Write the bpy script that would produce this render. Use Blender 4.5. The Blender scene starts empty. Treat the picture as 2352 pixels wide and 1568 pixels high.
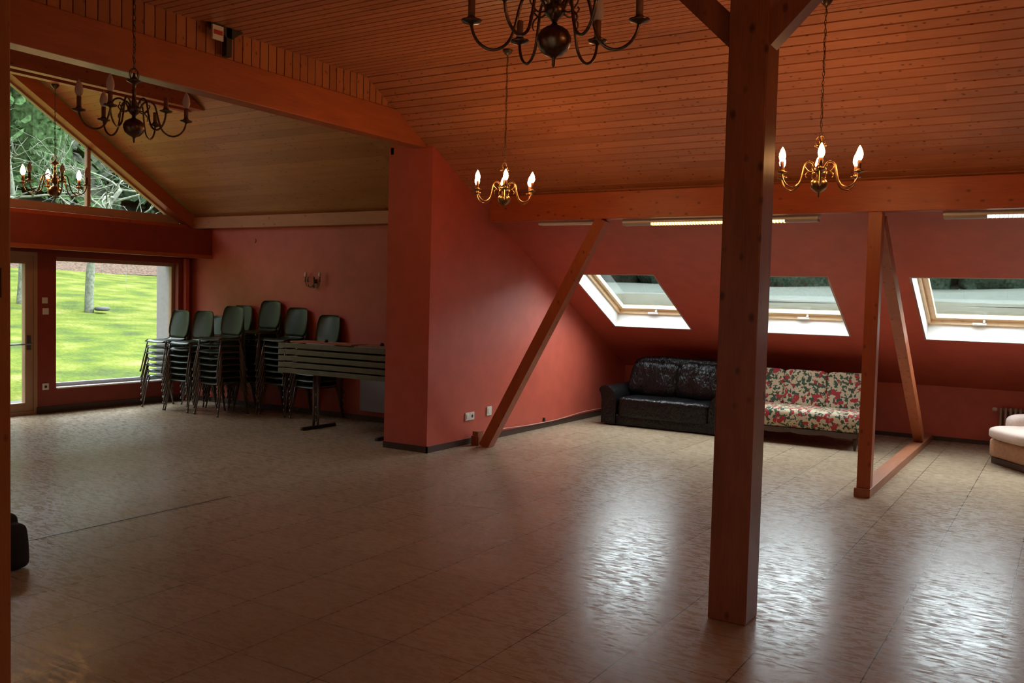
import bpy, bmesh, math, random
from mathutils import Vector, Matrix, noise
random.seed(7)
PI = math.pi
C = bpy.context.scene.collection
SC = bpy.context.scene

# ---------------------------------------------------------------- camera, world, exposure
F = 2071.5
RIGHT = Vector((0.84863, 0.52835, 0.02590)); UP = Vector((-0.04786, 0.02793, 0.99846)); FWD = Vector((-0.52682, 0.84857, -0.04899))
cd = bpy.data.cameras.new('camera'); cam = bpy.data.objects.new('camera', cd); C.objects.link(cam)
cd.sensor_width = 36.0; cd.sensor_fit = 'HORIZONTAL'; cd.lens = 36.0 * F / 2352.0; cd.clip_start = 0.05; cd.clip_end = 400
cam.matrix_world = Matrix(((RIGHT.x, UP.x, -FWD.x, 0), (RIGHT.y, UP.y, -FWD.y, 0), (RIGHT.z, UP.z, -FWD.z, 1.6), (0, 0, 0, 1)))
SC.camera = cam
SC.view_settings.view_transform = 'Standard'; SC.view_settings.look = 'None'
SC.view_settings.gamma = 1.0; SC.view_settings.use_curve_mapping = False
SC.view_settings.exposure = 0.0
SC.cycles.use_denoising = True
SC.cycles.max_bounces = 10; SC.cycles.diffuse_bounces = 6; SC.cycles.glossy_bounces = 4
SC.cycles.transparent_max_bounces = 12; SC.cycles.transmission_bounces = 6
SC.cycles.sample_clamp_indirect = 6.0; SC.cycles.caustics_reflective = True; SC.cycles.blur_glossy = 1.0; SC.cycles.caustics_refractive = False

W = bpy.data.worlds.new('overcast_sky'); SC.world = W; W.use_nodes = True
nt = W.node_tree; bg = nt.nodes['Background']
SKY = 16.0                                    # zenith; an overcast sky is a third as bright at the horizon
bg.inputs['Color'].default_value = (0.86, 0.94, 1.0, 1)
tc = nt.nodes.new('ShaderNodeTexCoord'); sp = nt.nodes.new('ShaderNodeSeparateXYZ'); nt.links.new(tc.outputs['Generated'], sp.inputs[0])
mr = nt.nodes.new('ShaderNodeMapRange'); nt.links.new(sp.outputs['Z'], mr.inputs['Value'])
mr.inputs['From Min'].default_value = 0.0; mr.inputs['From Max'].default_value = 1.0
mr.inputs['To Min'].default_value = SKY/5; mr.inputs['To Max'].default_value = SKY
# the sun stands behind the clouds on the roof window side (+y), so that half of the sky is brighter
mr2 = nt.nodes.new('ShaderNodeMapRange'); nt.links.new(sp.outputs['Y'], mr2.inputs['Value'])
mr2.inputs['From Min'].default_value = -0.6; mr2.inputs['From Max'].default_value = 1.0; mr2.inputs['To Min'].default_value = 0.45; mr2.inputs['To Max'].default_value = 2.3
ml = nt.nodes.new('ShaderNodeMath'); ml.operation = 'MULTIPLY'
nt.links.new(mr.outputs['Result'], ml.inputs[0]); nt.links.new(mr2.outputs['Result'], ml.inputs[1])
nt.links.new(ml.outputs[0], bg.inputs['Strength'])

def portal(loc, direction, sx, sy):
    l = bpy.data.lights.new('sky_portal', 'AREA'); l.shape = 'RECTANGLE'; l.size = sx; l.size_y = sy
    l.cycles.is_portal = True
    o = bpy.data.objects.new('sky_portal', l); C.objects.link(o); o.location = loc
    z = -Vector(direction).normalized()
    x = Vector((1, 0, 0)) if abs(z.x) < 0.9 else Vector((0, 1, 0))
    y = z.cross(x).normalized()
    m = Matrix((x, y, z)).transposed().to_4x4(); m.translation = loc; o.matrix_world = m
    return o

# ---------------------------------------------------------------- helpers
def tag(o, label, cat, group=None, kind=None):
    o['label'] = label; o['category'] = cat
    if group: o['group'] = group
    if kind: o['kind'] = kind
    return o
def empty(name, loc, rz=0.0, label=None, cat=None, group=None, kind=None):
    o = bpy.data.objects.new(name, None); C.objects.link(o); o.location = loc; o.rotation_euler = (0, 0, rz)
    o.empty_display_size = 0.1
    if label: tag(o, label, cat, group, kind)
    return o

class MB:
    """collects shapes into one mesh"""
    def __init__(s): s.v = []; s.f = []; s.t = []
    def add(s, vs, fs, tint=0.5):
        b = len(s.v); s.v += [Vector(v) for v in vs]
        for f in fs: s.f.append([i + b for i in f]); s.t.append(tint)
        return s
    def quad(s, a, b, c, d, tint=0.5): return s.add([a, b, c, d], [(0, 1, 2, 3)], tint)
    def box(s, x0, x1, y0, y1, z0, z1, tint=0.5, bev=0.0):
        if bev > 0:
            return s.rbox(((x0+x1)/2, (y0+y1)/2, (z0+z1)/2), (x1-x0, y1-y0, z1-z0), bev, 2)
        v = [(x0,y0,z0),(x1,y0,z0),(x1,y1,z0),(x0,y1,z0),(x0,y0,z1),(x1,y0,z1),(x1,y1,z1),(x0,y1,z1)]
        return s.add(v, [(0,3,2,1),(4,5,6,7),(0,1,5,4),(1,2,6,5),(2,3,7,6),(3,0,4,7)], tint)
    def rbox(s, c, size, r, seg=3, M=None):
        bm = bmesh.new(); bmesh.ops.create_cube(bm, size=1.0)
        for v in bm.verts: v.co = Vector((v.co.x*size[0], v.co.y*size[1], v.co.z*size[2]))
        bmesh.ops.bevel(bm, geom=list(bm.edges), offset=r, segments=seg, affect='EDGES', profile=0.5)
        bm.verts.index_update()
        vs = [(M @ v.co if M else v.co) + Vector(c) for v in bm.verts]
        s.add(vs, [[v.index for v in f.verts] for f in bm.faces]); bm.free(); return s
    def beam(s, p, q, w, h, side=None, ext=0.0):
        """square timber from p to q; w across 'side', h across the third axis"""
        p = Vector(p); q = Vector(q); d = (q - p).normalized(); p = p - d*ext; q = q + d*ext
        side = Vector(side or (1, 0, 0)); side = (side - d*side.dot(d)).normalized(); up = d.cross(side)
        vs = []
        for e in (p, q):
            for a, b in ((-1,-1),(1,-1),(1,1),(-1,1)): vs.append(e + side*(a*w/2) + up*(b*h/2))
        return s.add(vs, [(3,2,1,0),(4,5,6,7),(0,1,5,4),(1,2,6,5),(2,3,7,6),(3,0,4,7)])
    def prism(s, pts, axis, a, b):
        """polygon pts in the plane normal to axis, extruded from a to b"""
        def mk(p, t): return {'x': (t, p[0], p[1]), 'y': (p[0], t, p[1]), 'z': (p[0], p[1], t)}[axis]
        n = len(pts); vs = [mk(p, a) for p in pts] + [mk(p, b) for p in pts]
        fs = [list(range(n))[::-1], list(range(n, 2*n))] + [(i, (i+1) % n, n+(i+1) % n, n+i) for i in range(n)]
        return s.add(vs, fs)
    def tube(s, pts, r, seg=8, closed=False, caps=True):
        P = [Vector(p) for p in pts]; n = len(P)
        R = r if isinstance(r, (list, tuple)) else [r]*n
        T = []
        for i in range(n):
            a = P[(i-1) % n] if closed or i > 0 else P[i]; b = P[(i+1) % n] if closed or i < n-1 else P[i]
            T.append((b-a).normalized() if (b-a).length > 1e-9 else Vector((0,0,1)))
        u = T[0].orthogonal().normalized(); vs = []
        for i in range(n):
            u = (u - T[i]*u.dot(T[i]));  u = u.normalized() if u.length > 1e-6 else T[i].orthogonal().normalized()
            w = T[i].cross(u)
            for k in range(seg):
                a = 2*PI*k/seg; vs.append(P[i] + (u*math.cos(a) + w*math.sin(a))*R[i])
        fs = []
        for i in range(n if closed else n-1):
            j = (i+1) % n
            for k in range(seg):
                l = (k+1) % seg; fs.append((i*seg+k, i*seg+l, j*seg+l, j*seg+k))
        if caps and not closed: fs += [list(range(seg))[::-1], list(range((n-1)*seg, n*seg))]
        return s.add(vs, fs)
    def lathe(s, prof, seg=20, c=(0, 0, 0)):
        """prof: (radius, z) from bottom to top"""
        c = Vector(c); vs = []; n = len(prof)
        for r, z in prof:
            for k in range(seg):
                a = 2*PI*k/seg; vs.append(c + Vector((r*math.cos(a), r*math.sin(a), z)))
        fs = []
        for i in range(n-1):
            for k in range(seg):
                l = (k+1) % seg; fs.append((i*seg+k, i*seg+l, (i+1)*seg+l, (i+1)*seg+k))
        if prof[0][0] > 1e-5: fs.append(list(range(seg))[::-1])
        if prof[-1][0] > 1e-5: fs.append(list(range((n-1)*seg, n*seg)))
        return s.add(vs, fs)
    def pillow(s, c, size, n=5.0, cuts=10, wr=0.0, M=None, seed=0.0, fr=6.0):
        """superellipsoid cushion with optional folds"""
        bm = bmesh.new(); bmesh.ops.create_cube(bm, size=2.0)
        bmesh.ops.subdivide_edges(bm, edges=list(bm.edges), cuts=cuts, use_grid_fill=True)
        bm.verts.index_update(); vs = []
        for v in bm.verts:
            p = v.co; L = (abs(p.x)**n + abs(p.y)**n + abs(p.z)**n)**(1.0/n); q = p/L
            w = Vector((q.x*size[0]/2, q.y*size[1]/2, q.z*size[2]/2))
            if wr:
                k = noise.noise(Vector((w.x*fr+seed, w.y*fr*0.6, w.z*fr*0.35+seed)))
                k2 = noise.noise(Vector((w.x*fr*2.6+seed*2, w.y*fr, w.z*fr*0.8+3)))
                w += q.normalized()*(wr*(k + 0.5*k2))
            if M: w = M @ w
            vs.append(w + Vector(c))
        s.add(vs, [[v.index for v in f.verts] for f in bm.faces]); bm.free(); return s
    def build(s, name, mat, parent=None, smooth=False, loc=None, auto=None):
        me = bpy.data.meshes.new(name)
        off = Vector(loc) if loc is not None else Vector((0, 0, 0))
        me.from_pydata([v - off for v in s.v], [], s.f); me.update()
        at = me.attributes.new('tint', 'FLOAT', 'FACE'); at.data.foreach_set('value', s.t)
        me.materials.append(mat)
        if smooth or auto:
            me.shade_smooth()
            if auto: me.set_sharp_from_angle(angle=math.radians(auto))
        o = bpy.data.objects.new(name, me); C.objects.link(o)
        if loc is not None: o.location = off
        if parent: o.parent = parent
        return o
def struct(name, mb, mat, label, cat, loc=None, parent=None, **k):
    o = mb.build(name, mat, parent, loc=loc, **k)
    if parent is None: tag(o, label, cat, kind='structure')
    return o
def thing(name, mb, mat, label, cat, group=None, loc=None, **k):
    if loc is None and mb.v:
        xs = [v.x for v in mb.v]; ys = [v.y for v in mb.v]; zs = [v.z for v in mb.v]
        loc = ((min(xs)+max(xs))/2, (min(ys)+max(ys))/2, min(zs))
    return tag(mb.build(name, mat, None, loc=loc, **k), label, cat, group)
def kids(o): return [c for c in bpy.data.objects if c.parent == o]
def copy_tree(o, parent=None, cache={}):
    c = o.copy(); C.objects.link(c)
    if parent: c.parent = parent
    key = o.name
    if key not in cache: cache[key] = [x.name for x in kids(o)]
    for nme in cache[key]: copy_tree(bpy.data.objects[nme], c)
    return c

# ---------------------------------------------------------------- materials
def new_mat(name):
    m = bpy.data.materials.new(name); m.use_nodes = True
    return m, m.node_tree, m.node_tree.nodes['Principled BSDF']
def N(nt, typ, **k):
    n = nt.nodes.new(typ)
    for a, b in k.items():
        if a in n.bl_rna.properties.keys(): setattr(n, a, b)
        else: n.inputs[a.replace('_', ' ')].default_value = b
    return n
def ramp(nt, fac, stops, interp='LINEAR'):
    r = nt.nodes.new('ShaderNodeValToRGB'); r.color_ramp.interpolation = interp
    e = r.color_ramp.elements
    while len(e) < len(stops): e.new(0.5)
    for i, (p, c) in enumerate(stops): e[i].position = p; e[i].color = (c[0], c[1], c[2], 1)
    nt.links.new(fac, r.inputs['Fac']); return r.outputs['Color']
def mapping(nt, scale, loc=(0, 0, 0), rot=(0, 0, 0), src='pos'):
    if src == 'pos': g = nt.nodes.new('ShaderNodeNewGeometry').outputs['Position']
    else: g = nt.nodes.new('ShaderNodeTexCoord').outputs['Object']
    m = nt.nodes.new('ShaderNodeMapping'); m.inputs['Scale'].default_value = scale; m.inputs['Location'].default_value = loc
    m.inputs['Rotation'].default_value = rot
    nt.links.new(g, m.inputs['Vector']); return m.outputs['Vector']
def mix(nt, fac, a, b, mode='MIX'):
    m = nt.nodes.new('ShaderNodeMix'); m.data_type = 'RGBA'; m.blend_type = mode
    for sck, val in ((m.inputs['Factor'], fac), (m.inputs['A'], a), (m.inputs['B'], b)):
        if hasattr(val, 'is_linked') or hasattr(val, 'links'): nt.links.new(val, sck)
        elif isinstance(val, (int, float)): sck.default_value = val
        else: sck.default_value = (val[0], val[1], val[2], 1)
    return m.outputs['Result']
def bump(nt, bsdf, h, strength=0.3, dist=0.01):
    b = nt.nodes.new('ShaderNodeBump'); b.inputs['Strength'].default_value = strength; b.inputs['Distance'].default_value = dist
    nt.links.new(h, b.inputs['Height']); nt.links.new(b.outputs['Normal'], bsdf.inputs['Normal'])
def plain(name, col, rough=0.5, metal=0.0, spec=0.5, var=0.0, scale=8.0, bmp=0.0, src='obj'):
    m, nt, b = new_mat(name)
    b.inputs['Roughness'].default_value = rough; b.inputs['Metallic'].default_value = metal
    b.inputs['Specular IOR Level'].default_value = spec
    v = mapping(nt, (scale,)*3, src=src)
    n = N(nt, 'ShaderNodeTexNoise', Detail=4.0); nt.links.new(v, n.inputs['Vector'])
    lo = [c*(1-var) for c in col]; hi = [min(1, c*(1+var)) for c in col]
    nt.links.new(ramp(nt, n.outputs['Fac'], [(0.3, lo), (0.7, hi)]), b.inputs['Base Color'])
    if bmp: bump(nt, b, n.outputs['Fac'], bmp, 0.01)
    return m
def wood(name, light, dark, axis='x', knots=1.0, rough=0.45, boards=False, ks=3.2, src='pos', spec=0.4):
    m, nt, b = new_mat(name)
    ax = 'xyz'.index(axis)
    def sc(a, c): s = [c]*3; s[ax] = a; return tuple(s)
    v = mapping(nt, sc(1.2, 26), src=src)
    n1 = N(nt, 'ShaderNodeTexNoise', Detail=6.0, Roughness=0.65, Distortion=0.6); nt.links.new(v, n1.inputs['Vector'])
    v2 = mapping(nt, sc(0.5, 2.5), src=src)
    n2 = N(nt, 'ShaderNodeTexNoise', Detail=3.0); nt.links.new(v2, n2.inputs['Vector'])
    g = mix(nt, 0.45, n1.outputs['Fac'], n2.outputs['Fac'])
    col = ramp(nt, g, [(0.30, dark), (0.52, [(a+c)/2 for a, c in zip(light, dark)]), (0.72, light)])
    if boards:
        at = N(nt, 'ShaderNodeAttribute', attribute_name='tint')
        tn = ramp(nt, at.outputs['Fac'], [(0.0, (0.84, 0.80, 0.76)), (1.0, (1.08, 1.08, 1.08))])
        col = mix(nt, 1.0, col, tn, 'MULTIPLY')
    if knots:
        vk = mapping(nt, sc(ks*0.62, ks), src=src)
        vo = N(nt, 'ShaderNodeTexVoronoi', Randomness=1.0); nt.links.new(vk, vo.inputs['Vector'])
        kk = ramp(nt, vo.outputs['Distance'], [(0.07, (0.30, 0.22, 0.17)), (0.14, (0.50, 0.40, 0.32)), (0.24, (1, 1, 1))])
        sk = nt.nodes.new('ShaderNodeSeparateColor'); nt.links.new(vo.outputs['Color'], sk.inputs[0])
        some = ramp(nt, sk.outputs[0], [(0.0, (0, 0, 0)), (0.45, (1, 1, 1))], 'CONSTANT')      # only some cells hold a knot
        kk = mix(nt, some, (1, 1, 1), kk)
        col = mix(nt, knots, col, kk, 'MULTIPLY')
    nt.links.new(col, b.inputs['Base Color'])
    b.inputs['Roughness'].default_value = rough; b.inputs['Specular IOR Level'].default_value = spec
    bump(nt, b, n1.outputs['Fac'], 0.12, 0.004)
    return m

CL, CDK = (0.52, 0.20, 0.095), (0.38, 0.135, 0.062)
m_ceil = wood('ceiling_pine_boards', CL, CDK, 'x', 1.0, 0.36, boards=True, ks=5.0, spec=0.5)
m_strip = wood('gable_strip_boards', (0.46, 0.16, 0.055), CDK, 'z', 0.8, 0.45, boards=True, ks=4)
m_annex_ceil = wood('annex_pine_boards', (0.54, 0.275, 0.105), (0.42, 0.19, 0.072), 'x', 0.5, 0.5, boards=True, ks=3.5)
m_beam_y = wood('glulam_beam', (0.48, 0.125, 0.045), (0.30, 0.070, 0.026), 'y', 0.8, 0.4, ks=3.4)
m_beam_x = wood('eave_beam_wood', (0.47, 0.105, 0.034), (0.31, 0.062, 0.020), 'x', 0.8, 0.4, ks=3.2)
m_plate = wood('wall_plate_wood', (0.52, 0.23, 0.10), (0.40, 0.16, 0.065), 'x', 0.6, 0.45, ks=3)
m_post = wood('dark_post_wood', (0.36, 0.115, 0.045), (0.17, 0.050, 0.022), 'z', 0.95, 0.38, ks=2.6)
m_post2 = wood('post_wood', (0.42, 0.115, 0.040), (0.28, 0.065, 0.022), 'z', 0.8, 0.4, ks=3.2)
m_sill = wood('sill_beam_wood', (0.40, 0.16, 0.08), (0.22, 0.075, 0.035), 'y', 0.6, 0.45, ks=5)
m_pine = wood('window_pine', (0.80, 0.60, 0.38), (0.68, 0.45, 0.24), 'x', 0.3, 0.35, ks=3)
m_brownframe = wood('brown_window_frame', (0.42, 0.26, 0.17), (0.34, 0.20, 0.125), 'z', 0.1, 0.45, ks=3)
m_base = plain('dark_baseboard', (0.055, 0.028, 0.018), 0.4, var=0.2, scale=5)
m_white = plain('white_lacquer', (0.80, 0.80, 0.78), 0.35, var=0.03)
m_plastic = plain('white_plastic', (0.68, 0.66, 0.60), 0.35, var=0.03)
m_dark = plain('dark_recess', (0.03, 0.02, 0.015), 0.6)

def paint(name, col, stain=True):
    m, nt, b = new_mat(name)
    v = mapping(nt, (1.1, 1.1, 1.1)); n = N(nt, 'ShaderNodeTexNoise', Detail=5.0, Roughness=0.6); nt.links.new(v, n.inputs['Vector'])
    c1 = [x*0.90 for x in col]; c2 = [min(1, x*1.08) for x in col]
    colr = ramp(nt, n.outputs['Fac'], [(0.3, c1), (0.7, c2)])
    nt.links.new(colr, b.inputs['Base Color'])
    v2 = mapping(nt, (90, 90, 90)); n2 = N(nt, 'ShaderNodeTexNoise', Detail=3.0); nt.links.new(v2, n2.inputs['Vector'])
    bump(nt, b, n2.outputs['Fac'], 0.25, 0.003)
    b.inputs['Roughness'].default_value = 0.46; b.inputs['Specular IOR Level'].default_value = 0.5
    return m
m_red = paint('salmon_red_paint', (0.49, 0.090, 0.055))
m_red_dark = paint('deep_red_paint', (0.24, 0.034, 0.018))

def floor_mat():
    m, nt, b = new_mat('linoleum_tiles')
    g = nt.nodes.new('ShaderNodeNewGeometry'); sx = nt.nodes.new('ShaderNodeSeparateXYZ'); nt.links.new(g.outputs['Position'], sx.inputs[0])
    def M_(op, a, bb=None, cc=None):
        n = nt.nodes.new('ShaderNodeMath'); n.operation = op
        for i, v in enumerate((a, bb, cc)):
            if v is None: continue
            if isinstance(v, (int, float)): n.inputs[i].default_value = v
            else: nt.links.new(v, n.inputs[i])
        return n.outputs[0]
    X = sx.outputs['X']; Y = sx.outputs['Y']
    px, py = 0.4752, 0.4905
    ux = M_('DIVIDE', M_('SUBTRACT', X, -1.645+px*40*-1), px); uy = M_('DIVIDE', M_('SUBTRACT', Y, 4.18-py*40), py)
    fx = M_('FRACT', ux); fy = M_('FRACT', uy)
    dx = M_('MULTIPLY', M_('MINIMUM', fx, M_('SUBTRACT', 1.0, fx)), px)
    dy = M_('MULTIPLY', M_('MINIMUM', fy, M_('SUBTRACT', 1.0, fy)), py)
    ex = M_('LESS_THAN', dx, 0.0026); ey = M_('MULTIPLY', M_('LESS_THAN', dy, 0.0026), 0.85)
    line = M_('MAXIMUM', ex, ey)
    cell = nt.nodes.new('ShaderNodeCombineXYZ'); nt.links.new(M_('FLOOR', ux), cell.inputs[0]); nt.links.new(M_('FLOOR', uy), cell.inputs[1])
    wn = nt.nodes.new('ShaderNodeTexWhiteNoise'); nt.links.new(cell.outputs[0], wn.inputs['Vector'])
    v = mapping(nt, (6, 26, 1), rot=(0, 0, 0.12)); n1 = N(nt, 'ShaderNodeTexNoise', Detail=6.0, Roughness=0.7, Distortion=1.2); nt.links.new(v, n1.inputs['Vector'])
    v2 = mapping(nt, (0.7, 0.7, 1)); n2 = N(nt, 'ShaderNodeTexNoise', Detail=4.0); nt.links.new(v2, n2.inputs['Vector'])
    base = ramp(nt, n1.outputs['Fac'], [(0.25, (0.305, 0.225, 0.147)), (0.55, (0.328, 0.248, 0.168)), (0.80, (0.350, 0.272, 0.192))])
    tint = ramp(nt, wn.outputs['Value'], [(0, (0.93, 0.92, 0.90)), (1, (1.05, 1.05, 1.05))])
    col = mix(nt, 1.0, base, tint, 'MULTIPLY')
    col = mix(nt, line, col, (0.06, 0.04, 0.03))
    # pale scuff strokes
    vs = mapping(nt, (1.6, 9.0, 1), rot=(0, 0, 0.35)); ns = N(nt, 'ShaderNodeTexNoise', Detail=5.0, Roughness=0.75, Distortion=2.0); nt.links.new(vs, ns.inputs['Vector'])
    sc = ramp(nt, ns.outputs['Fac'], [(0.63, (0, 0, 0)), (0.74, (1, 1, 1))])
    col = mix(nt, M_('MULTIPLY', sc, 0.25), col, (0.50, 0.47, 0.42))
    nt.links.new(col, b.inputs['Base Color'])
    # worn polish: roughness varies in patches
    vr = mapping(nt, (2.2, 7, 1), rot=(0, 0, 0.5)); nr = N(nt, 'ShaderNodeTexNoise', Detail=6.0, Roughness=0.65, Distortion=0.8); nt.links.new(vr, nr.inputs['Vector'])
    rr = ramp(nt, nr.outputs['Fac'], [(0.38, (0.19, 0.19, 0.19)), (0.52, (0.30, 0.30, 0.30)), (0.66, (0.50, 0.50, 0.50))])
    nt.links.new(rr, b.inputs['Roughness'])
    b.inputs['Specular IOR Level'].default_value = 0.17
    h = M_('ADD', M_('MULTIPLY', nr.outputs['Fac'], 0.5), M_('SUBTRACT', M_('MULTIPLY', n2.outputs['Fac'], 1.0), M_('MULTIPLY', line, 0.3)))
    bump(nt, b, h, 0.032, 0.01)
    return m
m_floor = floor_mat()

def glass_mat():
    m = bpy.data.materials.new('window_glass'); m.use_nodes = True; nt = m.node_tree; nt.nodes.clear()
    out = nt.nodes.new('ShaderNodeOutputMaterial'); tr = nt.nodes.new('ShaderNodeBsdfTransparent'); gl = nt.nodes.new('ShaderNodeBsdfGlossy')
    tr.inputs['Color'].default_value = (0.93, 0.96, 0.95, 1); gl.inputs['Roughness'].default_value = 0.02
    g = nt.nodes.new('ShaderNodeNewGeometry'); dt = nt.nodes.new('ShaderNodeVectorMath'); dt.operation = 'DOT_PRODUCT'
    nt.links.new(g.outputs['Incoming'], dt.inputs[0]); nt.links.new(g.outputs['Normal'], dt.inputs[1])
    def mth(op, a, b=0.0):
        n = nt.nodes.new('ShaderNodeMath'); n.operation = op
        for i, v in enumerate((a, b)):
            if isinstance(v, (int, float)): n.inputs[i].default_value = v
            else: nt.links.new(v, n.inputs[i])
        return n.outputs[0]
    # Schlick reflectance of a thin pane, the same from both sides
    fac = mth('ADD', mth('MULTIPLY', mth('POWER', mth('SUBTRACT', 1.0, mth('ABSOLUTE', dt.outputs['Value'])), 5.0), 0.9), 0.04)
    mx = nt.nodes.new('ShaderNodeMixShader'); nt.links.new(fac, mx.inputs[0]); nt.links.new(tr.outputs[0], mx.inputs[1]); nt.links.new(gl.outputs[0], mx.inputs[2])
    nt.links.new(mx.outputs[0], out.inputs[0]); return m
m_glass = glass_mat()
def emit(name, col, s):
    m = bpy.data.materials.new(name); m.use_nodes = True; nt = m.node_tree
    b = nt.nodes['Principled BSDF']; b.inputs['Base Color'].default_value = (0.9, 0.85, 0.75, 1)
    b.inputs['Emission Color'].default_value = (*col, 1); b.inputs['Emission Strength'].default_value = s
    return m
m_bulb_on = emit('lit_candle_bulb', (1.0, 0.50, 0.18), 140.0)
m_tube_on = emit('lit_fluorescent_tube', (1.0, 0.78, 0.28), 3.2)
m_tube_on2 = emit('lit_cool_fluorescent_tube', (0.86, 1.0, 0.92), 3.0)
m_bulb_off = plain('frosted_bulb_glass', (0.62, 0.50, 0.44), 0.25, var=0.02)
m_brass_lit = plain('lamplit_brass', (0.30, 0.175, 0.085), 0.28, metal=1.0, var=0.25, scale=14)  # brighter copy for lit chandeliers, lamplight put into the colour
m_brass_unlit = plain('unlit_brass', (0.16, 0.11, 0.075), 0.3, metal=1.0, var=0.3, scale=14)  # darker copy of the same brass, shade of unlit fixtures in the colour
m_sleeve = plain('brown_candle_sleeve', (0.20, 0.075, 0.035), 0.5, var=0.15, scale=20)
m_green = plain('dark_green_shell', (0.0290, 0.0470, 0.0220), 0.33, var=0.12, scale=6)
m_tubeframe = plain('grey_tube_steel', (0.20, 0.185, 0.18), 0.35, metal=0.75, var=0.1)
m_tablegreen = plain('olive_table_edge', (0.12, 0.115, 0.065), 0.5, var=0.2, scale=3)
m_tabletop = wood('table_top_wood', (0.40, 0.20, 0.10), (0.28, 0.12, 0.055), 'x', 0.0, 0.45)
m_black_metal = plain('black_metal', (0.02, 0.02, 0.02), 0.4, metal=0.3)
def leather():
    m, nt, b = new_mat('black_leather')
    b.inputs['Base Color'].default_value = (0.006, 0.0055, 0.006, 1); b.inputs['Roughness'].default_value = 0.20; b.inputs['Specular IOR Level'].default_value = 0.32
    v = mapping(nt, (5, 4, 2.2), src='pos'); n = N(nt, 'ShaderNodeTexNoise', Detail=4.0, Distortion=1.5); nt.links.new(v, n.inputs['Vector'])
    bump(nt, b, n.outputs['Fac'], 0.55, 0.03); return m
m_leather = leather()
def floral():
    m, nt, b = new_mat('floral_fabric')
    v = mapping(nt, (19, 19, 19)); nz = N(nt, 'ShaderNodeTexNoise', Scale=1.2, Detail=2.0); nt.links.new(v, nz.inputs['Vector'])
    add = nt.nodes.new('ShaderNodeVectorMath'); add.operation = 'MULTIPLY_ADD'; nt.links.new(nz.outputs['Color'], add.inputs[0]); add.inputs[1].default_value = (1.4, 1.4, 1.4); nt.links.new(v, add.inputs[2])
    vo = N(nt, 'ShaderNodeTexVoronoi', Scale=1.0); nt.links.new(add.outputs[0], vo.inputs['Vector'])
    vo2 = N(nt, 'ShaderNodeTexVoronoi', Scale=1.9); nt.links.new(add.outputs[0], vo2.inputs['Vector'])
    s1 = nt.nodes.new('ShaderNodeSeparateColor'); nt.links.new(vo.outputs['Color'], s1.inputs[0])
    s2 = nt.nodes.new('ShaderNodeSeparateColor'); nt.links.new(vo2.outputs['Color'], s2.inputs[0])
    cream = (0.46, 0.37, 0.25); red = (0.30, 0.018, 0.025); green = (0.025, 0.060, 0.035)
    leaf = ramp(nt, s2.outputs[0], [(0.0, cream), (0.36, green), (0.74, cream)], 'CONSTANT')
    flow = ramp(nt, s1.outputs[1], [(0.0, (0, 0, 0)), (0.56, (1, 1, 1))], 'CONSTANT')
    rad = ramp(nt, vo.outputs['Distance'], [(0.0, (1, 1, 1)), (0.50, (0, 0, 0))], 'CONSTANT')
    f = mix(nt, 1.0, flow, rad, 'MULTIPLY')
    nt.links.new(mix(nt, f, leaf, red), b.inputs['Base Color']); b.inputs['Roughness'].default_value = 0.8
    return m
m_floral = floral()
m_cream = plain('cream_upholstery', (0.55, 0.42, 0.36), 0.8, var=0.08, scale=12, bmp=0.1)
m_tan = plain('tan_upholstery', (0.44, 0.24, 0.14), 0.7, var=0.12, scale=6)
m_bag = plain('black_cloth', (0.006, 0.006, 0.007), 0.85, var=0.2)
m_radiator = plain('radiator_enamel', (0.30, 0.24, 0.19), 0.4)
m_grey = plain('grey_enamel', (0.3400, 0.3200, 0.3300), 0.45, var=0.05)
m_signred = plain('sign_red', (0.45, 0.03, 0.03), 0.5)
m_cable = plain('painted_cable', (0.52, 0.22, 0.17), 0.5)
m_render = plain('outside_render', (0.3600, 0.3400, 0.3300), 0.8, spec=0.02, var=0.06, src='pos', scale=3)
m_stone = plain('pale_paving', (0.0800, 0.0800, 0.0800), 0.8, spec=0.02, var=0.1, src='pos', scale=4)

def grass_mat():
    m, nt, b = new_mat('meadow_grass')
    v = mapping(nt, (1.8, 7.5, 1)); n = N(nt, 'ShaderNodeTexNoise', Detail=8.0, Roughness=0.7); nt.links.new(v, n.inputs['Vector'])
    v2 = mapping(nt, (0.25, 0.2, 1)); n2 = N(nt, 'ShaderNodeTexNoise', Detail=3.0); nt.links.new(v2, n2.inputs['Vector'])
    g = mix(nt, 0.5, n.outputs['Fac'], n2.outputs['Fac'])
    c = ramp(nt, g, [(0.36, (0.036, 0.046, 0.020)), (0.46, (0.056, 0.080, 0.015)), (0.54, (0.098, 0.110, 0.018)), (0.66, (0.165, 0.150, 0.070))])
    vl = mapping(nt, (5, 4, 1)); vo = N(nt, 'ShaderNodeTexVoronoi'); nt.links.new(vl, vo.inputs['Vector'])
    lf = ramp(nt, vo.outputs['Distance'], [(0.10, (1, 1, 1)), (0.16, (0, 0, 0))])
    c = mix(nt, lf, c, (0.12, 0.105, 0.08))
    nt.links.new(c, b.inputs['Base Color']); b.inputs['Roughness'].default_value = 0.9; b.inputs['Specular IOR Level'].default_value = 0.02
    bump(nt, b, n.outputs['Fac'], 0.5, 0.1)
    return m
m_grass = grass_mat()
m_litter = plain('leaf_litter', (0.0750, 0.0500, 0.0380), 0.95, spec=0.02, var=0.55, scale=2.2, src='pos', bmp=0.4)
m_forest = plain('forest_floor', (0.0500, 0.0550, 0.0380), 0.95, spec=0.02, var=0.5, scale=1.2, src='pos', bmp=0.4)
m_needles = plain('conifer_needles', (0.0320, 0.0580, 0.0220), 0.8, spec=0.02, var=0.8, scale=1.3, src='pos', bmp=0.5)
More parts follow.
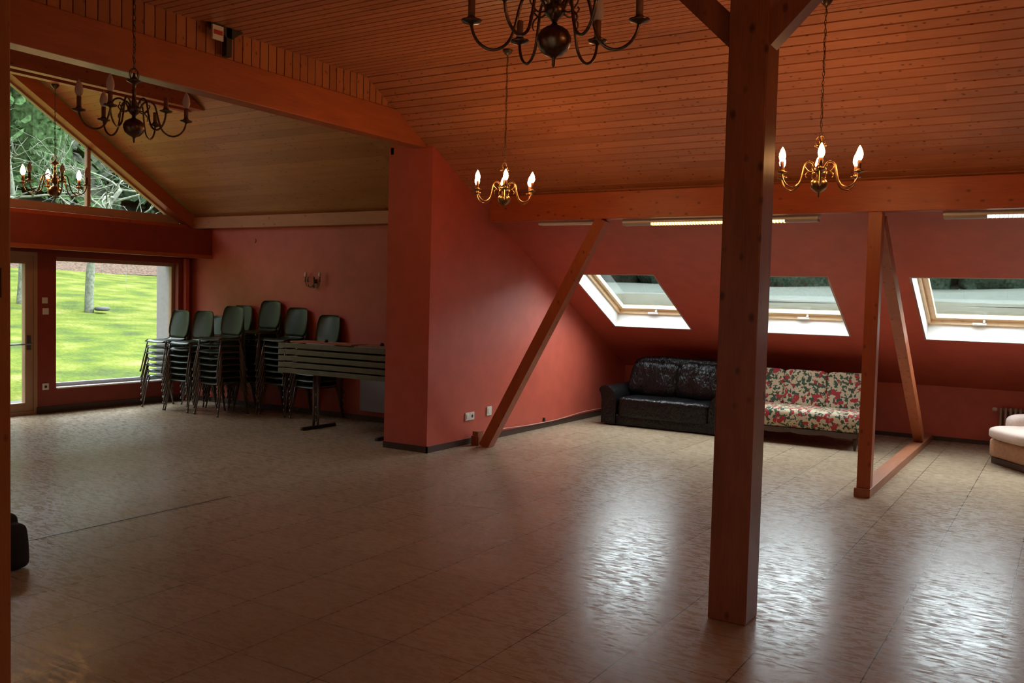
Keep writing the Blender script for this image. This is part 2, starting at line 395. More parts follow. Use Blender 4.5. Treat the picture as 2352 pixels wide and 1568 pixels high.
m_needles2 = plain('dark_conifer_needles', (0.0220, 0.0380, 0.0200), 0.8, spec=0.02, var=0.8, scale=1.6, src='pos', bmp=0.5)
m_bark = plain('dark_bark', (0.035, 0.028, 0.022), 0.9, spec=0.02, var=0.3)
m_lichen = plain('lichen_bark', (0.1350, 0.1450, 0.1100), 0.9, spec=0.02, var=0.35, scale=3, src='pos')
m_verge = plain('dry_verge_grass', (0.0340, 0.0310, 0.0190), 0.95, spec=0.02, var=0.3, scale=1.0, src='pos')
m_road = plain('pale_gravel_field', (0.0520, 0.0570, 0.0480), 0.9, spec=0.02, var=0.12, scale=0.5, src='pos')
m_hedge = plain('hedge_leaves', (0.0260, 0.0420, 0.0280), 0.9, spec=0.02, var=0.6, scale=1.5, src='pos', bmp=0.4)
m_handle = plain('grey_handle_metal', (0.25, 0.25, 0.25), 0.3, metal=0.9)

# ---------------------------------------------------------------- the place: dimensions
XW, XW2 = -5.50, -6.06            # main room's left wall and its annex side
YC = 4.47                         # line of the ridge
ZF = 3.58                         # flat ceiling
YF = 6.38                         # where the slope starts
YB, ZB = 8.10, 2.63               # wood boards end over the eave beam
YK, ZK = 12.0, 0.66               # knee wall
XR = 3.4
XG = -10.85                       # annex window wall
YA = 8.65                         # annex side wall
def mir(y): return 2*YC - y

# floor
fm = MB(); fm.box(XG-0.25, XR+0.1, mir(YK)-0.1, YK+0.1, -0.12, 0.0)
struct('floor', fm, m_floor, 'beige brown linoleum tile floor with scuffs and window reflections', 'floor')

def boards(mb, A, B, xa, xb, pitch, groove=0.013, depth=0.016, up=None, joint=True, rnd=random.Random(3)):
    """tongue and groove boards laid along x, side by side from A=(y,z) to B=(y,z); grooves sink away from the room"""
    A = Vector((A[0], A[1])); B = Vector((B[0], B[1])); L = (B-A).length; d = (B-A)/L
    n = max(1, round(L/pitch)); p = L/n; nn = Vector(up)
    for i in range(n):
        s0 = i*p + groove/2; s1 = (i+1)*p - groove/2
        P0 = A + d*s0; P1 = A + d*s1; G0 = A + d*(i*p) + nn*depth; G1 = A + d*((i+1)*p) + nn*depth
        def q(P, x): return (x, P[0], P[1])
        xs = [xa]
        if joint:
            x = xa + rnd.uniform(0.6, 3.6)
            while x < xb - 0.4: xs.append(x); x += rnd.uniform(2.2, 4.2)
        xs.append(xb)
        for j in range(len(xs)-1):
            t = rnd.random(); a, b = xs[j] + (0.0012 if j else 0), xs[j+1]
            mb.quad(q(P0, a), q(P0, b), q(P1, b), q(P1, a), t)
        mb.quad(q(G0, xa), q(G0, xb), q(P0, xb), q(P0, xa), 0.3)
        mb.quad(q(P1, xa), q(P1, xb), q(G1, xb), q(G1, xa), 0.3)
        # closed back
    e = nn*(depth+0.02); P0 = A + e; P1 = B + e
    mb.quad((xa, P0[0], P0[1]), (xb, P0[0], P0[1]), (xb, P1[0], P1[1]), (xa, P1[0], P1[1]), 0.1)
    return mb
cb = MB()
sl = Vector((YB-YF, ZB-ZF)).normalized(); nrm = Vector((-sl[1], sl[0]))
boards(cb, (mir(YF), ZF), (YF, ZF), XW-0.12, XR, 0.078, up=(0, 1))
boards(cb, (YF, ZF), (YB, ZB), XW-0.12, XR, 0.0885, up=nrm)
boards(cb, (mir(YF), ZF), (mir(YB), ZB), XW-0.12, XR, 0.0885, up=(-nrm[0], nrm[1]))
for sg_ in (1, -1):
    ym = (lambda y: y) if sg_ > 0 else mir
    dz = (YB+0.30-YF)*(ZF-ZB)/(YB-YF)
    cb.prism([(ym(YF), ZF+0.055), (ym(YB+0.30), ZF+0.055-dz), (ym(YB+0.30), ZF+0.11-dz), (ym(YF), ZF+0.11)], 'x', XW-0.12, XR)
cb.box(XW-0.12, XR, mir(YF)-0.03, YF+0.03, ZF+0.055, ZF+0.11)
struct('ceiling', cb, m_ceil, 'orange stained pine board ceiling over the main room', 'ceiling')

# red plastered slopes with roof window openings
SL = Vector((0, YB-YK, ZB-ZK)).normalized()               # up the slope
ON = Vector((0, -SL.z*-1, 0)) ; ON = Vector((0, SL.z, -SL.y))   # outward normal
SO = (10.82, ZK + (YK-10.82)*(ZB-ZK)/(YK-YB))             # foot of the openings
LW = 1.40
SKX = [(-5.12, -4.08), (-3.21, -2.17), (-1.36, -0.32), (0.52, 1.56)]  # last opening is out of view, added for daylight
def slope_mesh(sgn, openings):
    mb = MB(); Lt = Vector((YB-YK, ZB-ZK)).length; s_foot = (YK-10.82)/abs(SL.y)
    def P(x, s):
        y = YK + SL.y*s; return (x, y if sgn > 0 else mir(y), ZK + SL.z*s)
    xs = sorted({XW-0.05, XR} | {a for o in openings for a in o}); ss = [0, s_foot, s_foot+LW, Lt]
    for i in range(len(xs)-1):
        for j in range(3):
            if j == 1 and any(abs(xs[i]-o[0]) < 1e-6 for o in openings): continue
            mb.quad(P(xs[i], ss[j]), P(xs[i+1], ss[j]), P(xs[i+1], ss[j+1]), P(xs[i], ss[j+1]))
    return mb
struct('wall_back_slope', slope_mesh(1, SKX), m_red, 'salmon red sloped attic wall with the roof windows', 'wall')
struct('wall_rear_slope', slope_mesh(-1, [SKX[0], SKX[2], SKX[3]]), m_red, 'red sloped attic wall behind the camera', 'wall')
struct('wall_back', MB().box(XW-0.05, XR, YK, YK+0.12, 0, ZK+0.02), m_red, 'low dark red knee wall behind the sofas', 'wall')
struct('wall_rear', MB().box(XW-0.05, XR, mir(YK)-0.12, mir(YK), 0, ZK+0.02), m_red, 'low red knee wall behind the camera', 'wall')
prof = [(mir(YK), 0), (YK, 0), (YK, ZK), (YB, ZB), (YF, ZF), (mir(YF), ZF), (mir(YB), ZB), (mir(YK), ZK)]
struct('wall_right', MB().prism(prof, 'x', XR, XR+0.15), m_red, 'red gable wall at the right end of the room', 'wall')
def slz(y): return ZF - (y-YF)*(ZF-ZB)/(YB-YF) if y < YB else ZB - (y-YB)*(ZB-ZK)/(YK-YB)
PY = 7.27
lw = [(PY, 0), (YK, 0), (YK, ZK), (YB, ZB+0.01), (PY, slz(PY)+0.012)]
struct('wall_left', MB().prism(lw, 'x', XW2, XW), m_red, 'salmon red wall ending in a pier beside the annex', 'wall')
struct('wall_left_rear', MB().prism([(mir(a), b) for a, b in lw], 'x', XW2, XW), m_red, 'red wall pier at the near side of the annex opening', 'wall')

# roof windows (things of the setting)
def skylight(idx, x0, x1, sgn=1):
    xc = (x0+x1)/2; hw = (x1-x0)/2
    yb = SO[0] if sgn > 0 else mir(SO[0])
    w = empty('window_%d' % idx, (xc, yb, SO[1]))
    tag(w, {2: 'roof window nearest the pier, behind the slanted brace', 3: 'roof window just right of the dark timber post',
            4: 'roof window cut off by the right picture edge'}.get(idx, 'unseen roof window added for more daylight'), 'window', kind='structure')
    U = Vector((0, SL.y*sgn, SL.z)); Nn = Vector((0, ON.y*sgn, ON.z)); X = Vector((1, 0, 0))
    def bx(mb, xa, xb, ua, ub, na, nb):
        vs = [X*x + U*u + Nn*n for n in (na, nb) for x, u in ((xa, ua), (xb, ua), (xb, ub), (xa, ub))]
        mb.add(vs, [(0, 3, 2, 1), (4, 5, 6, 7), (0, 1, 5, 4), (1, 2, 6, 5), (2, 3, 7, 6), (3, 0, 4, 7)])
    def ring(o, wd, na, nb, mat, name):
        mb = MB(); a, b, c, d = -hw+o, hw-o, o, LW-o
        bx(mb, a, b, c, c+wd, na, nb); bx(mb, a, b, d-wd, d, na, nb)
        bx(mb, a, a+wd, c+wd, d-wd, na, nb); bx(mb, b-wd, b, c+wd, d-wd, na, nb)
        return mb.build(name, mat, w)
    ring(-0.02, 0.02, 0.0, 0.19, m_white, 'lining')
    ring(-0.02, 0.05, 0.18, 0.26, m_pine, 'window_frame')
    sash = ring(0.032, 0.055, 0.225, 0.275, m_pine, 'sash')
    g = MB(); bx(g, -hw+0.08, hw-0.08, 0.08, LW-0.08, 0.250, 0.254); g.build('pane', m_glass, w)
    h = MB(); bx(h, -0.075, 0.055, 0.030, 0.062, 0.172, 0.19); bx(h, 0.025, 0.045, 0.045, 0.075, 0.19, 0.226)
    h.build('window_handle', m_white, w)
    c = Vector((xc, yb, SO[1])) + U*LW/2 + Nn*0.30
    portal(c, -Nn, 2*hw+0.1, LW+0.1)
for i, (a, b) in enumerate(SKX): skylight(i+2, a, b)
for i, k in enumerate((0, 2, 3)): skylight(i+6, *SKX[k], sgn=-1)  # unseen rear windows, added to light the near floor

# baseboards
def bb(name, x0, x1, y0, y1, label, h=0.065): struct(name, MB().box(x0, x1, y0, y1, 0, h), m_base, label, 'baseboard')
bb('baseboard_left', XW, XW+0.015, PY-0.015, YK, 'dark brown baseboard along the salmon wall')
bb('baseboard_pier', XW2, XW+0.015, PY-0.015, PY, 'dark brown baseboard across the pier front')
bb('baseboard_back', XW, XR, YK-0.02, YK, 'dark baseboard along the low knee wall', 0.05)
bb('baseboard_annex', XG, XW2, YA-0.015, YA, 'dark baseboard behind the chair stacks')
bb('baseboard_window', XG, XG+0.015, 6.35, YA, 'dark baseboard under the picture window', 0.085)

# ---------------------------------------------------------------- annex shell
def wall_holes(mb, x0, x1, ys, zs, holes):
    Ys = sorted({*ys, *[h[0] for h in holes], *[h[1] for h in holes]}); Zs = sorted({*zs, *[h[2] for h in holes], *[h[3] for h in holes]})
    for i in range(len(Ys)-1):
        for j in range(len(Zs)-1):
            cy, cz = (Ys[i]+Ys[i+1])/2, (Zs[j]+Zs[j+1])/2
            if any(h[0] < cy < h[1] and h[2] < cz < h[3] for h in holes): continue
            mb.box(x0, x1, Ys[i], Ys[i+1], Zs[j], Zs[j+1])
    return mb
WN = (6.60, 8.42, 0.31, 1.955); DR = (5.30, 6.36, 0.0, 2.0)
WN2 = (mir(8.42), mir(6.6), 0.31, 1.955); DR2 = (mir(6.36), mir(5.5), 0.0, 2.0)
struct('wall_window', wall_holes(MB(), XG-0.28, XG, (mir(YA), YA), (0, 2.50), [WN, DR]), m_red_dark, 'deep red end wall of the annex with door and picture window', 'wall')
ZE = 2.62; SA = 0.62; ZR = ZE + SA*(YA-YC)
struct('wall_chairs', MB().box(XG-0.28, XW2, YA, YA+0.2, 0, ZE+0.1), m_red, 'red annex wall behind the stacked chairs', 'wall')
struct('wall_annex_near', MB().box(XG-0.28, XW2, mir(YA)-0.2, mir(YA), 0, ZE+0.1), m_red, 'red annex wall on the near side', 'wall')
ac = MB(); sa = Vector((-1, SA)).normalized()
boards(ac, (YA+0.1, ZE-0.062), (YC, ZR), XG-0.3, XW2+0.35, 0.11, groove=0.004, depth=0.004, up=(SA/math.hypot(1, SA), 1/math.hypot(1, SA)))
boards(ac, (mir(YA+0.1), ZE-0.062), (YC, ZR), XG-0.3, XW2+0.35, 0.11, groove=0.004, depth=0.004, up=(-SA/math.hypot(1, SA), 1/math.hypot(1, SA)))
struct('ceiling_annex', ac, m_annex_ceil, 'pale pine board ceiling rising over the annex', 'ceiling')
# vertical boards closing the gap above the tie beam
st = MB(); y = mir(PY)
rn = random.Random(5)
while y < PY:
    y2 = min(y+0.088, PY); t = rn.random()
    z1a = min(ZF, slz(max(y, mir(y)))) ; z1b = min(ZF, slz(max(y2, mir(y2))))
    st.quad((XW-0.10, y+0.004, 3.2), (XW-0.10, y2-0.004, 3.2), (XW-0.10, y2-0.004, z1b+0.01), (XW-0.10, y+0.004, z1a+0.01), t)
    st.quad((XW-0.107, y2-0.004, 3.2), (XW-0.107, y2+0.004, 3.2), (XW-0.107, y2+0.004, z1b+0.01), (XW-0.107, y2-0.004, z1b+0.01), 0.1)
    y += 0.088
struct('trim_1', st, m_strip, 'strip of upright pine boards above the tie beam', 'board cladding')
gb = MB().prism([(mir(PY), 3.2), (PY, 3.2), (PY, 3.45), (YC, ZR), (mir(PY), 3.45)], 'x', XW-0.24, XW-0.125)
gb.prism([(PY, 3.03), (YA, 2.25), (YA, ZE-0.05), (PY, 3.45)], 'x', XW2+0.02, XW2+0.06)
gb.prism([(mir(PY), 3.03), (mir(YA), 2.25), (mir(YA), ZE-0.05), (mir(PY), 3.45)][::-1], 'x', XW2+0.02, XW2+0.06)
gb.box(XW2+0.02, XW-0.10, PY+0.002, PY+0.03, 3.085, 3.44); gb.box(XW2+0.02, XW-0.10, mir(PY)-0.03, mir(PY)-0.002, 3.085, 3.44)
struct('wall_gable', gb, m_strip, 'boarded gable between annex roof and main roof', 'wall')

struct('trim_3', MB().box(XW+0.013, XW+0.025, 2.9, 4.75, 0.0, 0.0025), m_base, 'thin dark joint in the floor at the annex edge', 'floor joint')
# timbers of the annex
thing('tie_beam', MB().box(XW-0.235, XW-0.075, mir(PY)+0.001, PY-0.001, 3.070, 3.36, bev=0.006), m_beam_y, 'long reddish glulam beam across the annex opening, ending at the pier', 'beam')
tb = empty('collar_beam', (-8.7, YC, 3.64), label='darker beam deeper in the annex, just above the hanging chandelier', cat='beam')
ytip = YA - (3.66-ZE)/SA
pr = [(mir(ytip), 3.64), (ytip, 3.64), (ytip-0.62, 4.02), (mir(ytip-0.62), 4.02)]
MB().prism([(a-YC, b-3.64) for a, b in pr], 'x', 0.06, 0.15).build('front_plank', m_beam_y, tb)
MB().prism([(a-YC, b-3.64) for a, b in pr], 'x', -0.16, -0.07).build('rear_plank', m_beam_y, tb)
thing('wall_plate', MB().box(XG+0.14, XW2, YA-0.10, YA-0.001, 2.455, 2.615, bev=0.005), m_plate, 'light pine wall plate on top of the wall behind the chairs', 'beam')
thing('gable_rafter', MB().beam((XG+0.08, YA-0.02, 2.50), (XG+0.08, YC+0.05, 2.50+SA*(YA-YC-0.07)), 0.15, 0.17), m_beam_y, 'dark sloping rafter along the gable glazing', 'rafter')
thing('gable_rafter', MB().beam((XG+0.08, mir(YA-0.02), 2.50), (XG+0.08, mir(YC+0.05), 2.50+SA*(YA-YC-0.07)), 0.15, 0.17), m_beam_y, 'sloping rafter on the near side of the gable', 'rafter')
thing('gable_tie', MB().box(XG+0.002, XG+0.10, mir(YA)+0.1, YA-0.1, 2.437, 2.510, bev=0.004), m_beam_x, 'horizontal reddish timber under the triangular gable window', 'beam')
# roller shutter box
sb = empty('shutter_box', (XG+0.22, YC, 2.03), label='deep red roller shutter box above door and picture window', cat='shutter box')
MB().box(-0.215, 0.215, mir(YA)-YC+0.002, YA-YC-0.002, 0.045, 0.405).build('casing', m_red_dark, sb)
MB().box(0.15, 0.225, mir(YA)-YC+0.002, YA-YC-0.002, 0.0, 0.05).build('wooden_lip', m_beam_y, sb)
MB().box(-0.215, 0.15, mir(YA)-YC+0.002, YA-YC-0.002, 0.02, 0.045).build('underside', m_brownframe, sb)

# picture window
w = tag(empty('window_1', (XG-0.12, 7.51, 0.31)), 'large picture window looking out on the grass slope', 'window', kind='structure')
def ringyz(mb, y0, y1, z0, z1, t, x0, x1):
    mb.box(x0, x1, y0, y1, z0, z0+t); mb.box(x0, x1, y0, y1, z1-t, z1); mb.box(x0, x1, y0, y0+t, z0+t, z1-t); mb.box(x0, x1, y1-t, y1, z0+t, z1-t); return mb
ringyz(MB(), WN[0]-7.51, WN[1]-7.51, 0, WN[3]-0.31, 0.045, -0.03, 0.03).build('window_frame', m_brownframe, w)
MB().box(-0.004, 0.004, WN[0]-7.47, WN[1]-7.55, 0.04, WN[3]-0.35).build('pane', m_glass, w)
MB().box(0.036, 0.15, WN[0]-7.508, WN[1]-7.512, -0.012, 0.006).build('window_sill', m_white, w)
MB().box(-0.34, -0.161, WN[1]-7.51-0.012, WN[1]-7.51+0.12, -0.05, WN[3]-0.31).box(-0.161, -0.031, WN[1]-7.51-0.012, WN[1]-7.51-0.001, 0.0, WN[3]-0.312).build('outer_reveal', m_render, w)
MB().box(-0.032, 0.034, WN[0]-7.508, WN[1]-7.512, -0.001, 0.052).build('bottom_rail', m_grey, w)
MB().box(-0.30, -0.03, WN[0]-7.51, WN[1]-7.51, -0.05, -0.002).build('outer_sill', m_grey, w)
portal((XG-0.30, 7.51, 1.13), (1, 0, 0), 1.9, 1.7); portal((XG-0.30, 5.83, 1.0), (1, 0, 0), 1.1, 2.0)
# thin red upright beside the picture window
struct('trim_2', MB().box(XG, XG+0.06, 8.50, 8.56, 0.0, 2.03), m_red, 'narrow red upright strip right of the picture window', 'trim')

# terrace door
d = tag(empty('door_1', (XG-0.06, 5.83, 0)), 'glazed terrace door with brown frame at the left edge', 'door', kind='structure')
ringyz(MB(), -0.53, 0.53, 0.0, 2.0, 0.045, -0.05, 0.06).build('door_frame', m_brownframe, d)
lf = ringyz(MB(), -0.485, 0.485, 0.05, 1.955, 0.10, -0.03, 0.045).build('door_leaf', m_brownframe, d)
MB().box(0.0, 0.008, -0.39, 0.39, 0.145, 1.86).build('pane', m_glass, d)
hd = MB(); hd.tube([(0.05, 0.43, 0.875), (0.10, 0.43, 0.875)], 0.011); hd.tube([(0.10, 0.435, 0.875), (0.105, 0.16, 0.872)], 0.010)
hd.box(0.045, 0.055, 0.405, 0.455, 0.80, 0.98); hd.build('door_handle', m_handle, lf)

# glazed gable
gw = tag(empty('window_9', (XG-0.03, YC, 2.6)), 'triangular gable glazing with brown frames showing trees', 'window', kind='structure')
def gz(y): return 2.50 + SA*(YA-0.02-abs(y-YC)-YC) - 0.10      # underside of rafter at offset
fr = MB(); H = 4.05
def gzo(dy): return -0.10 + SA*(YA-0.02-YC-abs(dy)) - 0.12
fr.box(-0.03, 0.04, -3.95, 3.95, -0.10, 0.025)
for s in (1, -1):
    fr.beam((0, s*3.86, gzo(3.86)+0.025), (0, 0, gzo(0)+0.025), 0.06, 0.05)
for yy in (7.04-YC, -(7.04-YC), 1.3, -1.3, 0): fr.box(-0.03, 0.03, yy-0.024, yy+0.024, 0.03, gzo(yy)+0.01)
fr.build('window_frame', m_brownframe, gw)
MB().prism([(-3.9, 0.0), (3.9, 0.0), (0, gzo(0))], 'x', -0.004, 0.004).build('pane', m_glass, gw)
struct('wall_gable_blocker', MB().prism([(mir(YA), 2.6), (YC-0.4, 2.6), (YC-0.4, ZR-0.3), (mir(YA), 2.6)][:3], 'x', XG-0.20, XG-0.08), m_strip, 'unseen boarding added to block light at the near gable half', 'wall')  # added out of view to cut the daylight entering the annex
portal((XG-0.25, 6.2, 3.4), (1, 0, 0), 4.6, 1.9)

# ---------------------------------------------------------------- timbers of the main room
thing('eave_beam', MB().box(-5.25, XR-0.001, 7.95, 8.07, 2.385, 2.645, bev=0.004), m_beam_x, 'long reddish beam along the foot of the board ceiling', 'beam')
thing('eave_beam', MB().box(-5.25, XR-0.001, mir(8.07), mir(7.95), 2.385, 2.645, bev=0.004), m_beam_x, 'beam along the ceiling foot behind the camera', 'beam')
P = (-1.405, 4.465)
post = thing('timber_post', MB().box(P[0]-0.098, P[0]+0.098, P[1]-0.098, P[1]+0.098, 0.0, 3.38, bev=0.007), m_post, 'thick dark timber post standing free in the middle of the room', 'post')
thing('purlin', MB().box(-2.10, XR-0.001, P[1]-0.08, P[1]+0.08, 3.38, ZF-0.001, bev=0.004), m_beam_x, 'ridge purlin on top of the dark post', 'beam')
thing('knee_brace', MB().beam((P[0]-0.06, P[1], 2.90-0.0), (P[0]-0.53, P[1], 3.37-0.0), 0.11, 0.12, side=(0, 1, 0), ext=0.04), m_post, 'knee brace rising left from the dark post', 'brace')
thing('knee_brace', MB().beam((P[0]+0.06, P[1], 2.90), (P[0]+0.53, P[1], 3.37), 0.11, 0.12, side=(0, 1, 0), ext=0.04), m_post, 'knee brace rising right from the dark post', 'brace')
thing('slanted_brace', MB().beam((-5.27, 8.01, 0.0), (-3.955, 8.01, 2.385), 0.115, 0.115, side=(0, 1, 0)), m_post2, 'slanted timber brace leaning from the salmon wall foot up to the eave beam', 'brace')
thing('slender_post', MB().box(-1.485, -1.375, 7.955, 8.065, 0.075, 2.385, bev=0.004), m_post2, 'slender upright post under the eave beam, right of the floral sofa', 'post')
thing('sill_beam', MB().box(-1.50, -1.37, 7.93, 11.92, 0.0, 0.075, bev=0.004), m_sill, 'worn low floor beam running from the slender post to the knee wall', 'beam')
thing('sloping_strut', MB().beam((-1.43, 8.15, 2.32), (-1.43, 11.17, 0.115), 0.10, 0.12, side=(1, 0, 0)), m_post2, 'sloping strut from the slender post top down to the floor beam', 'strut')
# near post at the left picture edge
thing('timber_post', MB().box(-3.58, -3.38, 1.68, 1.88, 0.0, 2.9, bev=0.006), wood('near_post_wood', (0.46, 0.17, 0.05), (0.30, 0.09, 0.028), 'z', 0.6, 0.4, ks=4), 'orange timber post cut off by the left picture edge', 'post')

thing('latch_plate', MB().box(-3.400, -3.372, 1.70, 1.84, 1.55, 1.66), m_dark, 'dark latch plate on the orange post at the left edge', 'latch')
# exit sign and bracket at the boards
sg = empty('hanging_sign', (XW-0.03, 4.62, 3.40), label='small white sign with a red bar hanging under the ceiling', cat='sign')
MB().box(0.0, 0.016, -0.055, 0.045, 0.060, 0.165).build('sign_board', m_plastic, sg)
MB().box(0.0165, 0.019, -0.045, 0.035, 0.098, 0.130).build('red_bar', m_signred, sg)
thing('ceiling_bracket', MB().box(XW-0.07, XW-0.02, 4.70, 4.75, 3.365, 3.575).prism([(4.55, 3.575), (4.86, 3.575), (4.76, 3.50), (4.70, 3.50)], 'x', XW-0.07, XW-0.02), m_dark, 'dark bracket beside the hanging sign', 'bracket')

# ---------------------------------------------------------------- fluorescent fittings
def fitting(x0, x1, a, b, mat, label, y=8.16, z=2.352):
    t = empty('strip_light', ((x0+x1)/2, y, z), label=label, cat='strip light', group='strip lights under the eave beam')
    cx = (x0+x1)/2
    MB().box(x0-cx, x1-cx, -0.055, 0.055, 0.0, 0.05, bev=0.006).build('housing', m_plastic, t)
    if mat:
        MB().rbox(((a+b)/2-cx, 0.0, -0.006), (b-a, 0.085, 0.026), 0.011, 3).build('light_tube', mat, t)
        lv = MB(); x = a
        while x < b: lv.box(x-cx-0.0015, x-cx+0.0015, -0.050, 0.050, -0.024, 0.002); x += 0.03
        lv.build('louvre', m_plastic, t)
        MB().box(x0-cx+0.004, a-cx-0.002, -0.05, 0.05, -0.022, 0.001).build('end_cover', m_grey, t)
        MB().box(b-cx+0.002, x1-cx-0.004, -0.05, 0.05, -0.022, 0.001).build('end_cover', m_grey, t)
    MB().box(-0.02, 0.02, -0.02, 0.02, 0.05, 0.235).build('hanger', m_plastic, t)
fitting(-3.80, -1.93, -3.50, -2.22, m_tube_on, 'lit fluorescent strip light running behind the dark post')
fitting(-0.94, 1.0, -0.62, 0.9, m_tube_on2, 'lit fluorescent strip light cut off by the right edge')
fitting(-4.75, -4.02, 0, 0, None, 'unlit strip light left of the slanted brace')

# ---------------------------------------------------------------- chandeliers
ARM = [(0.030, 0.045), (0.048, 0.075), (0.075, 0.088), (0.102, 0.075), (0.115, 0.040), (0.125, -0.005), (0.142, -0.055), (0.170, -0.082),
       (0.205, -0.088), (0.240, -0.070), (0.262, -0.038), (0.270, -0.004)]
def smooth(pts, k=4):
    out = []
    P = [Vector(p) for p in pts]
    for i in range(len(P)-1):
        p0 = P[max(i-1, 0)]; p1 = P[i]; p2 = P[i+1]; p3 = P[min(i+2, len(P)-1)]
        for j in range(k):
            t = j/k; out.append(0.5*((2*p1) + (p2-p0)*t + (2*p0-5*p1+4*p2-p3)*t*t + (3*p1-p0-3*p2+p3)*t**3))
    out.append(P[-1]); return out
BULB = [(0.010, 0.0), (0.018, 0.014), (0.0215, 0.030), (0.019, 0.050), (0.0115, 0.072), (0.004, 0.086), (0.0, 0.092)]
SHARED = {}
def shared(key, fn, mat):
    if key not in SHARED:
        o = fn().build(key[0], mat, smooth=True); SHARED[key] = o.data; bpy.data.objects.remove(o)
    return SHARED[key]
def part(name, me, parent, loc=(0, 0, 0), rz=0.0, sc=1.0):
    o = bpy.data.objects.new(name, me); C.objects.link(o); o.parent = parent; o.location = loc; o.rotation_euler = (0, 0, rz); o.scale = (sc,)*3
    return o
def chandelier(loc, th0, s, ztop, lit, bulbs, label):
    """loc: centre of the ring of drip pans"""
    t = empty('chandelier', loc, label=label, cat='chandelier', group='brass candle chandeliers')
    mt = m_brass_lit if lit else m_brass_unlit
    mk = 'lit' if lit else 'dark'
    B = MB(); B.lathe([(0.0, -0.145), (0.005, -0.14), (0.006, -0.118), (0.012, -0.112), (0.03, -0.105), (0.047, -0.088), (0.056, -0.066), (0.055, -0.048), (0.045, -0.030), (0.028, -0.018), (0.012, -0.011), (0.008, -0.004)], 24)
    part('bowl', shared(('bowl', mk), lambda: B, mt), t, sc=s)
    S = MB(); S.lathe([(0.008, -0.004), (0.012, 0.004), (0.026, 0.018), (0.034, 0.026), (0.034, 0.050), (0.022, 0.056), (0.016, 0.066), (0.020, 0.074), (0.012, 0.084), (0.009, 0.12), (0.013, 0.135), (0.009, 0.150),
                       (0.010, 0.172), (0.038, 0.186), (0.040, 0.190), (0.020, 0.200), (0.008, 0.212), (0.004, 0.232)], 20)
    part('stem', shared(('stem', mk), lambda: S, mt), t, sc=s)
    R = MB()
    for k in range(2): R.tube([(0.030*math.cos(a)*math.cos(k*PI/2), 0.030*math.cos(a)*math.sin(k*PI/2), 0.222+0.034*math.sin(a)) for a in [2*PI*i/20 for i in range(20)]], 0.0025, 6, closed=True)
    part('crown', shared(('crown', mk), lambda: R, mt), t, sc=s)
    for k in range(6):
        a = math.radians(th0 + 60*k); arm = MB(); arm.tube([(p.x, 0, p.y) for p in smooth(ARM, 3)], 0.0052, 8)
        ao = part('arm', shared(('arm', mk), lambda: arm, mt), t, rz=a, sc=s)
        dp = MB(); dp.lathe([(0.006, -0.010), (0.010, -0.006), (0.030, -0.001), (0.034, 0.006), (0.031, 0.007), (0.012, 0.003), (0.015, 0.006), (0.016, 0.014), (0.013, 0.018)], 18)
        part('drip_pan', shared(('drip_pan', mk), lambda: dp, mt), ao, loc=(0.27, 0, 0.0))
        cs = MB(); cs.lathe([(0.0118, 0.012), (0.0118, 0.072), (0.010, 0.074)], 14)
        part('candle_sleeve', shared(('candle_sleeve', 'x'), lambda: cs, m_sleeve), ao, loc=(0.27, 0, 0.0))
        if bulbs[k]:
            bl = MB(); bl.lathe(BULB, 14)
            part('bulb', shared(('bulb', 'on' if bulbs[k] == 2 else 'off'), lambda: bl, m_bulb_on if bulbs[k] == 2 else m_bulb_off), ao, loc=(0.27, 0, 0.074))
        sc_ = MB(); sc_.tube([(p.x, 0, p.y) for p in smooth([(0.030, 0.030), (0.055, 0.022), (0.075, 0.034), (0.088, 0.052), (0.082, 0.060)], 3)], 0.0032, 6)
        sc_.tube([(p.x, 0, p.y) for p in smooth([(0.066, 0.026), (0.082, 0.012), (0.086, -0.004), (0.080, -0.016)], 3)], [0.0032]*7+[0.002]*3, 6)
        part('scroll', shared(('scroll', mk), lambda: sc_, mt), t, rz=a+math.radians(30), sc=s)
    # chain and canopy
    ch = MB(); z = 0.250*s; zt = ztop - loc[2] - 0.045; i = 0
    while z < zt:
        h = 0.034; pts = []
        for j in range(10):
            q = 2*PI*j/10; u = 0.0068*math.cos(q); w_ = h/2*math.sin(q)
            pts.append((u, 0, z+h/2+w_) if i % 2 == 0 else (0, u, z+h/2+w_))
        ch.tube(pts, 0.0018, 5, closed=True); z += 0.0275; i += 1
    wire = [(0.008*math.sin(k*1.7), 0.008*math.cos(k*1.7), 0.24*s + (zt-0.24*s)*k/24) for k in range(25)]
    ch.tube(wire, 0.0022, 6)
    ch.build('chain', m_brass_unlit, t, smooth=True)
    cn = MB(); cn.lathe([(0.006, -0.055), (0.010, -0.045), (0.022, -0.036), (0.036, -0.018), (0.042, -0.006), (0.040, 0.0)], 20)
    c = cn.build('canopy', m_brass_unlit, t, smooth=True); c.location = (0, 0, ztop - loc[2])
    return t
chandelier((-1.46, 2.56, 2.487), 26, 1.0, ZF, False, [0, 1, 0, 0, 0, 0], 'large unlit brass chandelier at the top centre, cut off by the picture top')
chandelier((-4.19, 2.97, 2.487), 0, 0.955, ZF, False, [0, 1, 0, 1, 1, 1], 'unlit brass chandelier with white bulbs hanging before the tie beam at left')
chandelier((-1.455, 6.10, 2.449), 45, 1.0, ZF, True, [2, 2, 2, 2, 2, 2], 'lit brass chandelier hanging just right of the dark post')
chandelier((-3.955, 6.19, 2.445), 5, 0.93, ZF, True, [2, 2, 2, 2, 2, 2], 'lit brass chandelier hanging in front of the salmon wall corner')
chandelier((1.10, 2.56, 2.47), 10, 1.0, ZF, True, [2, 2, 2, 2, 2, 2], 'unseen lit chandelier added for warm light, right of the camera')  # added lamp out of view, brightens the ceiling and left wall
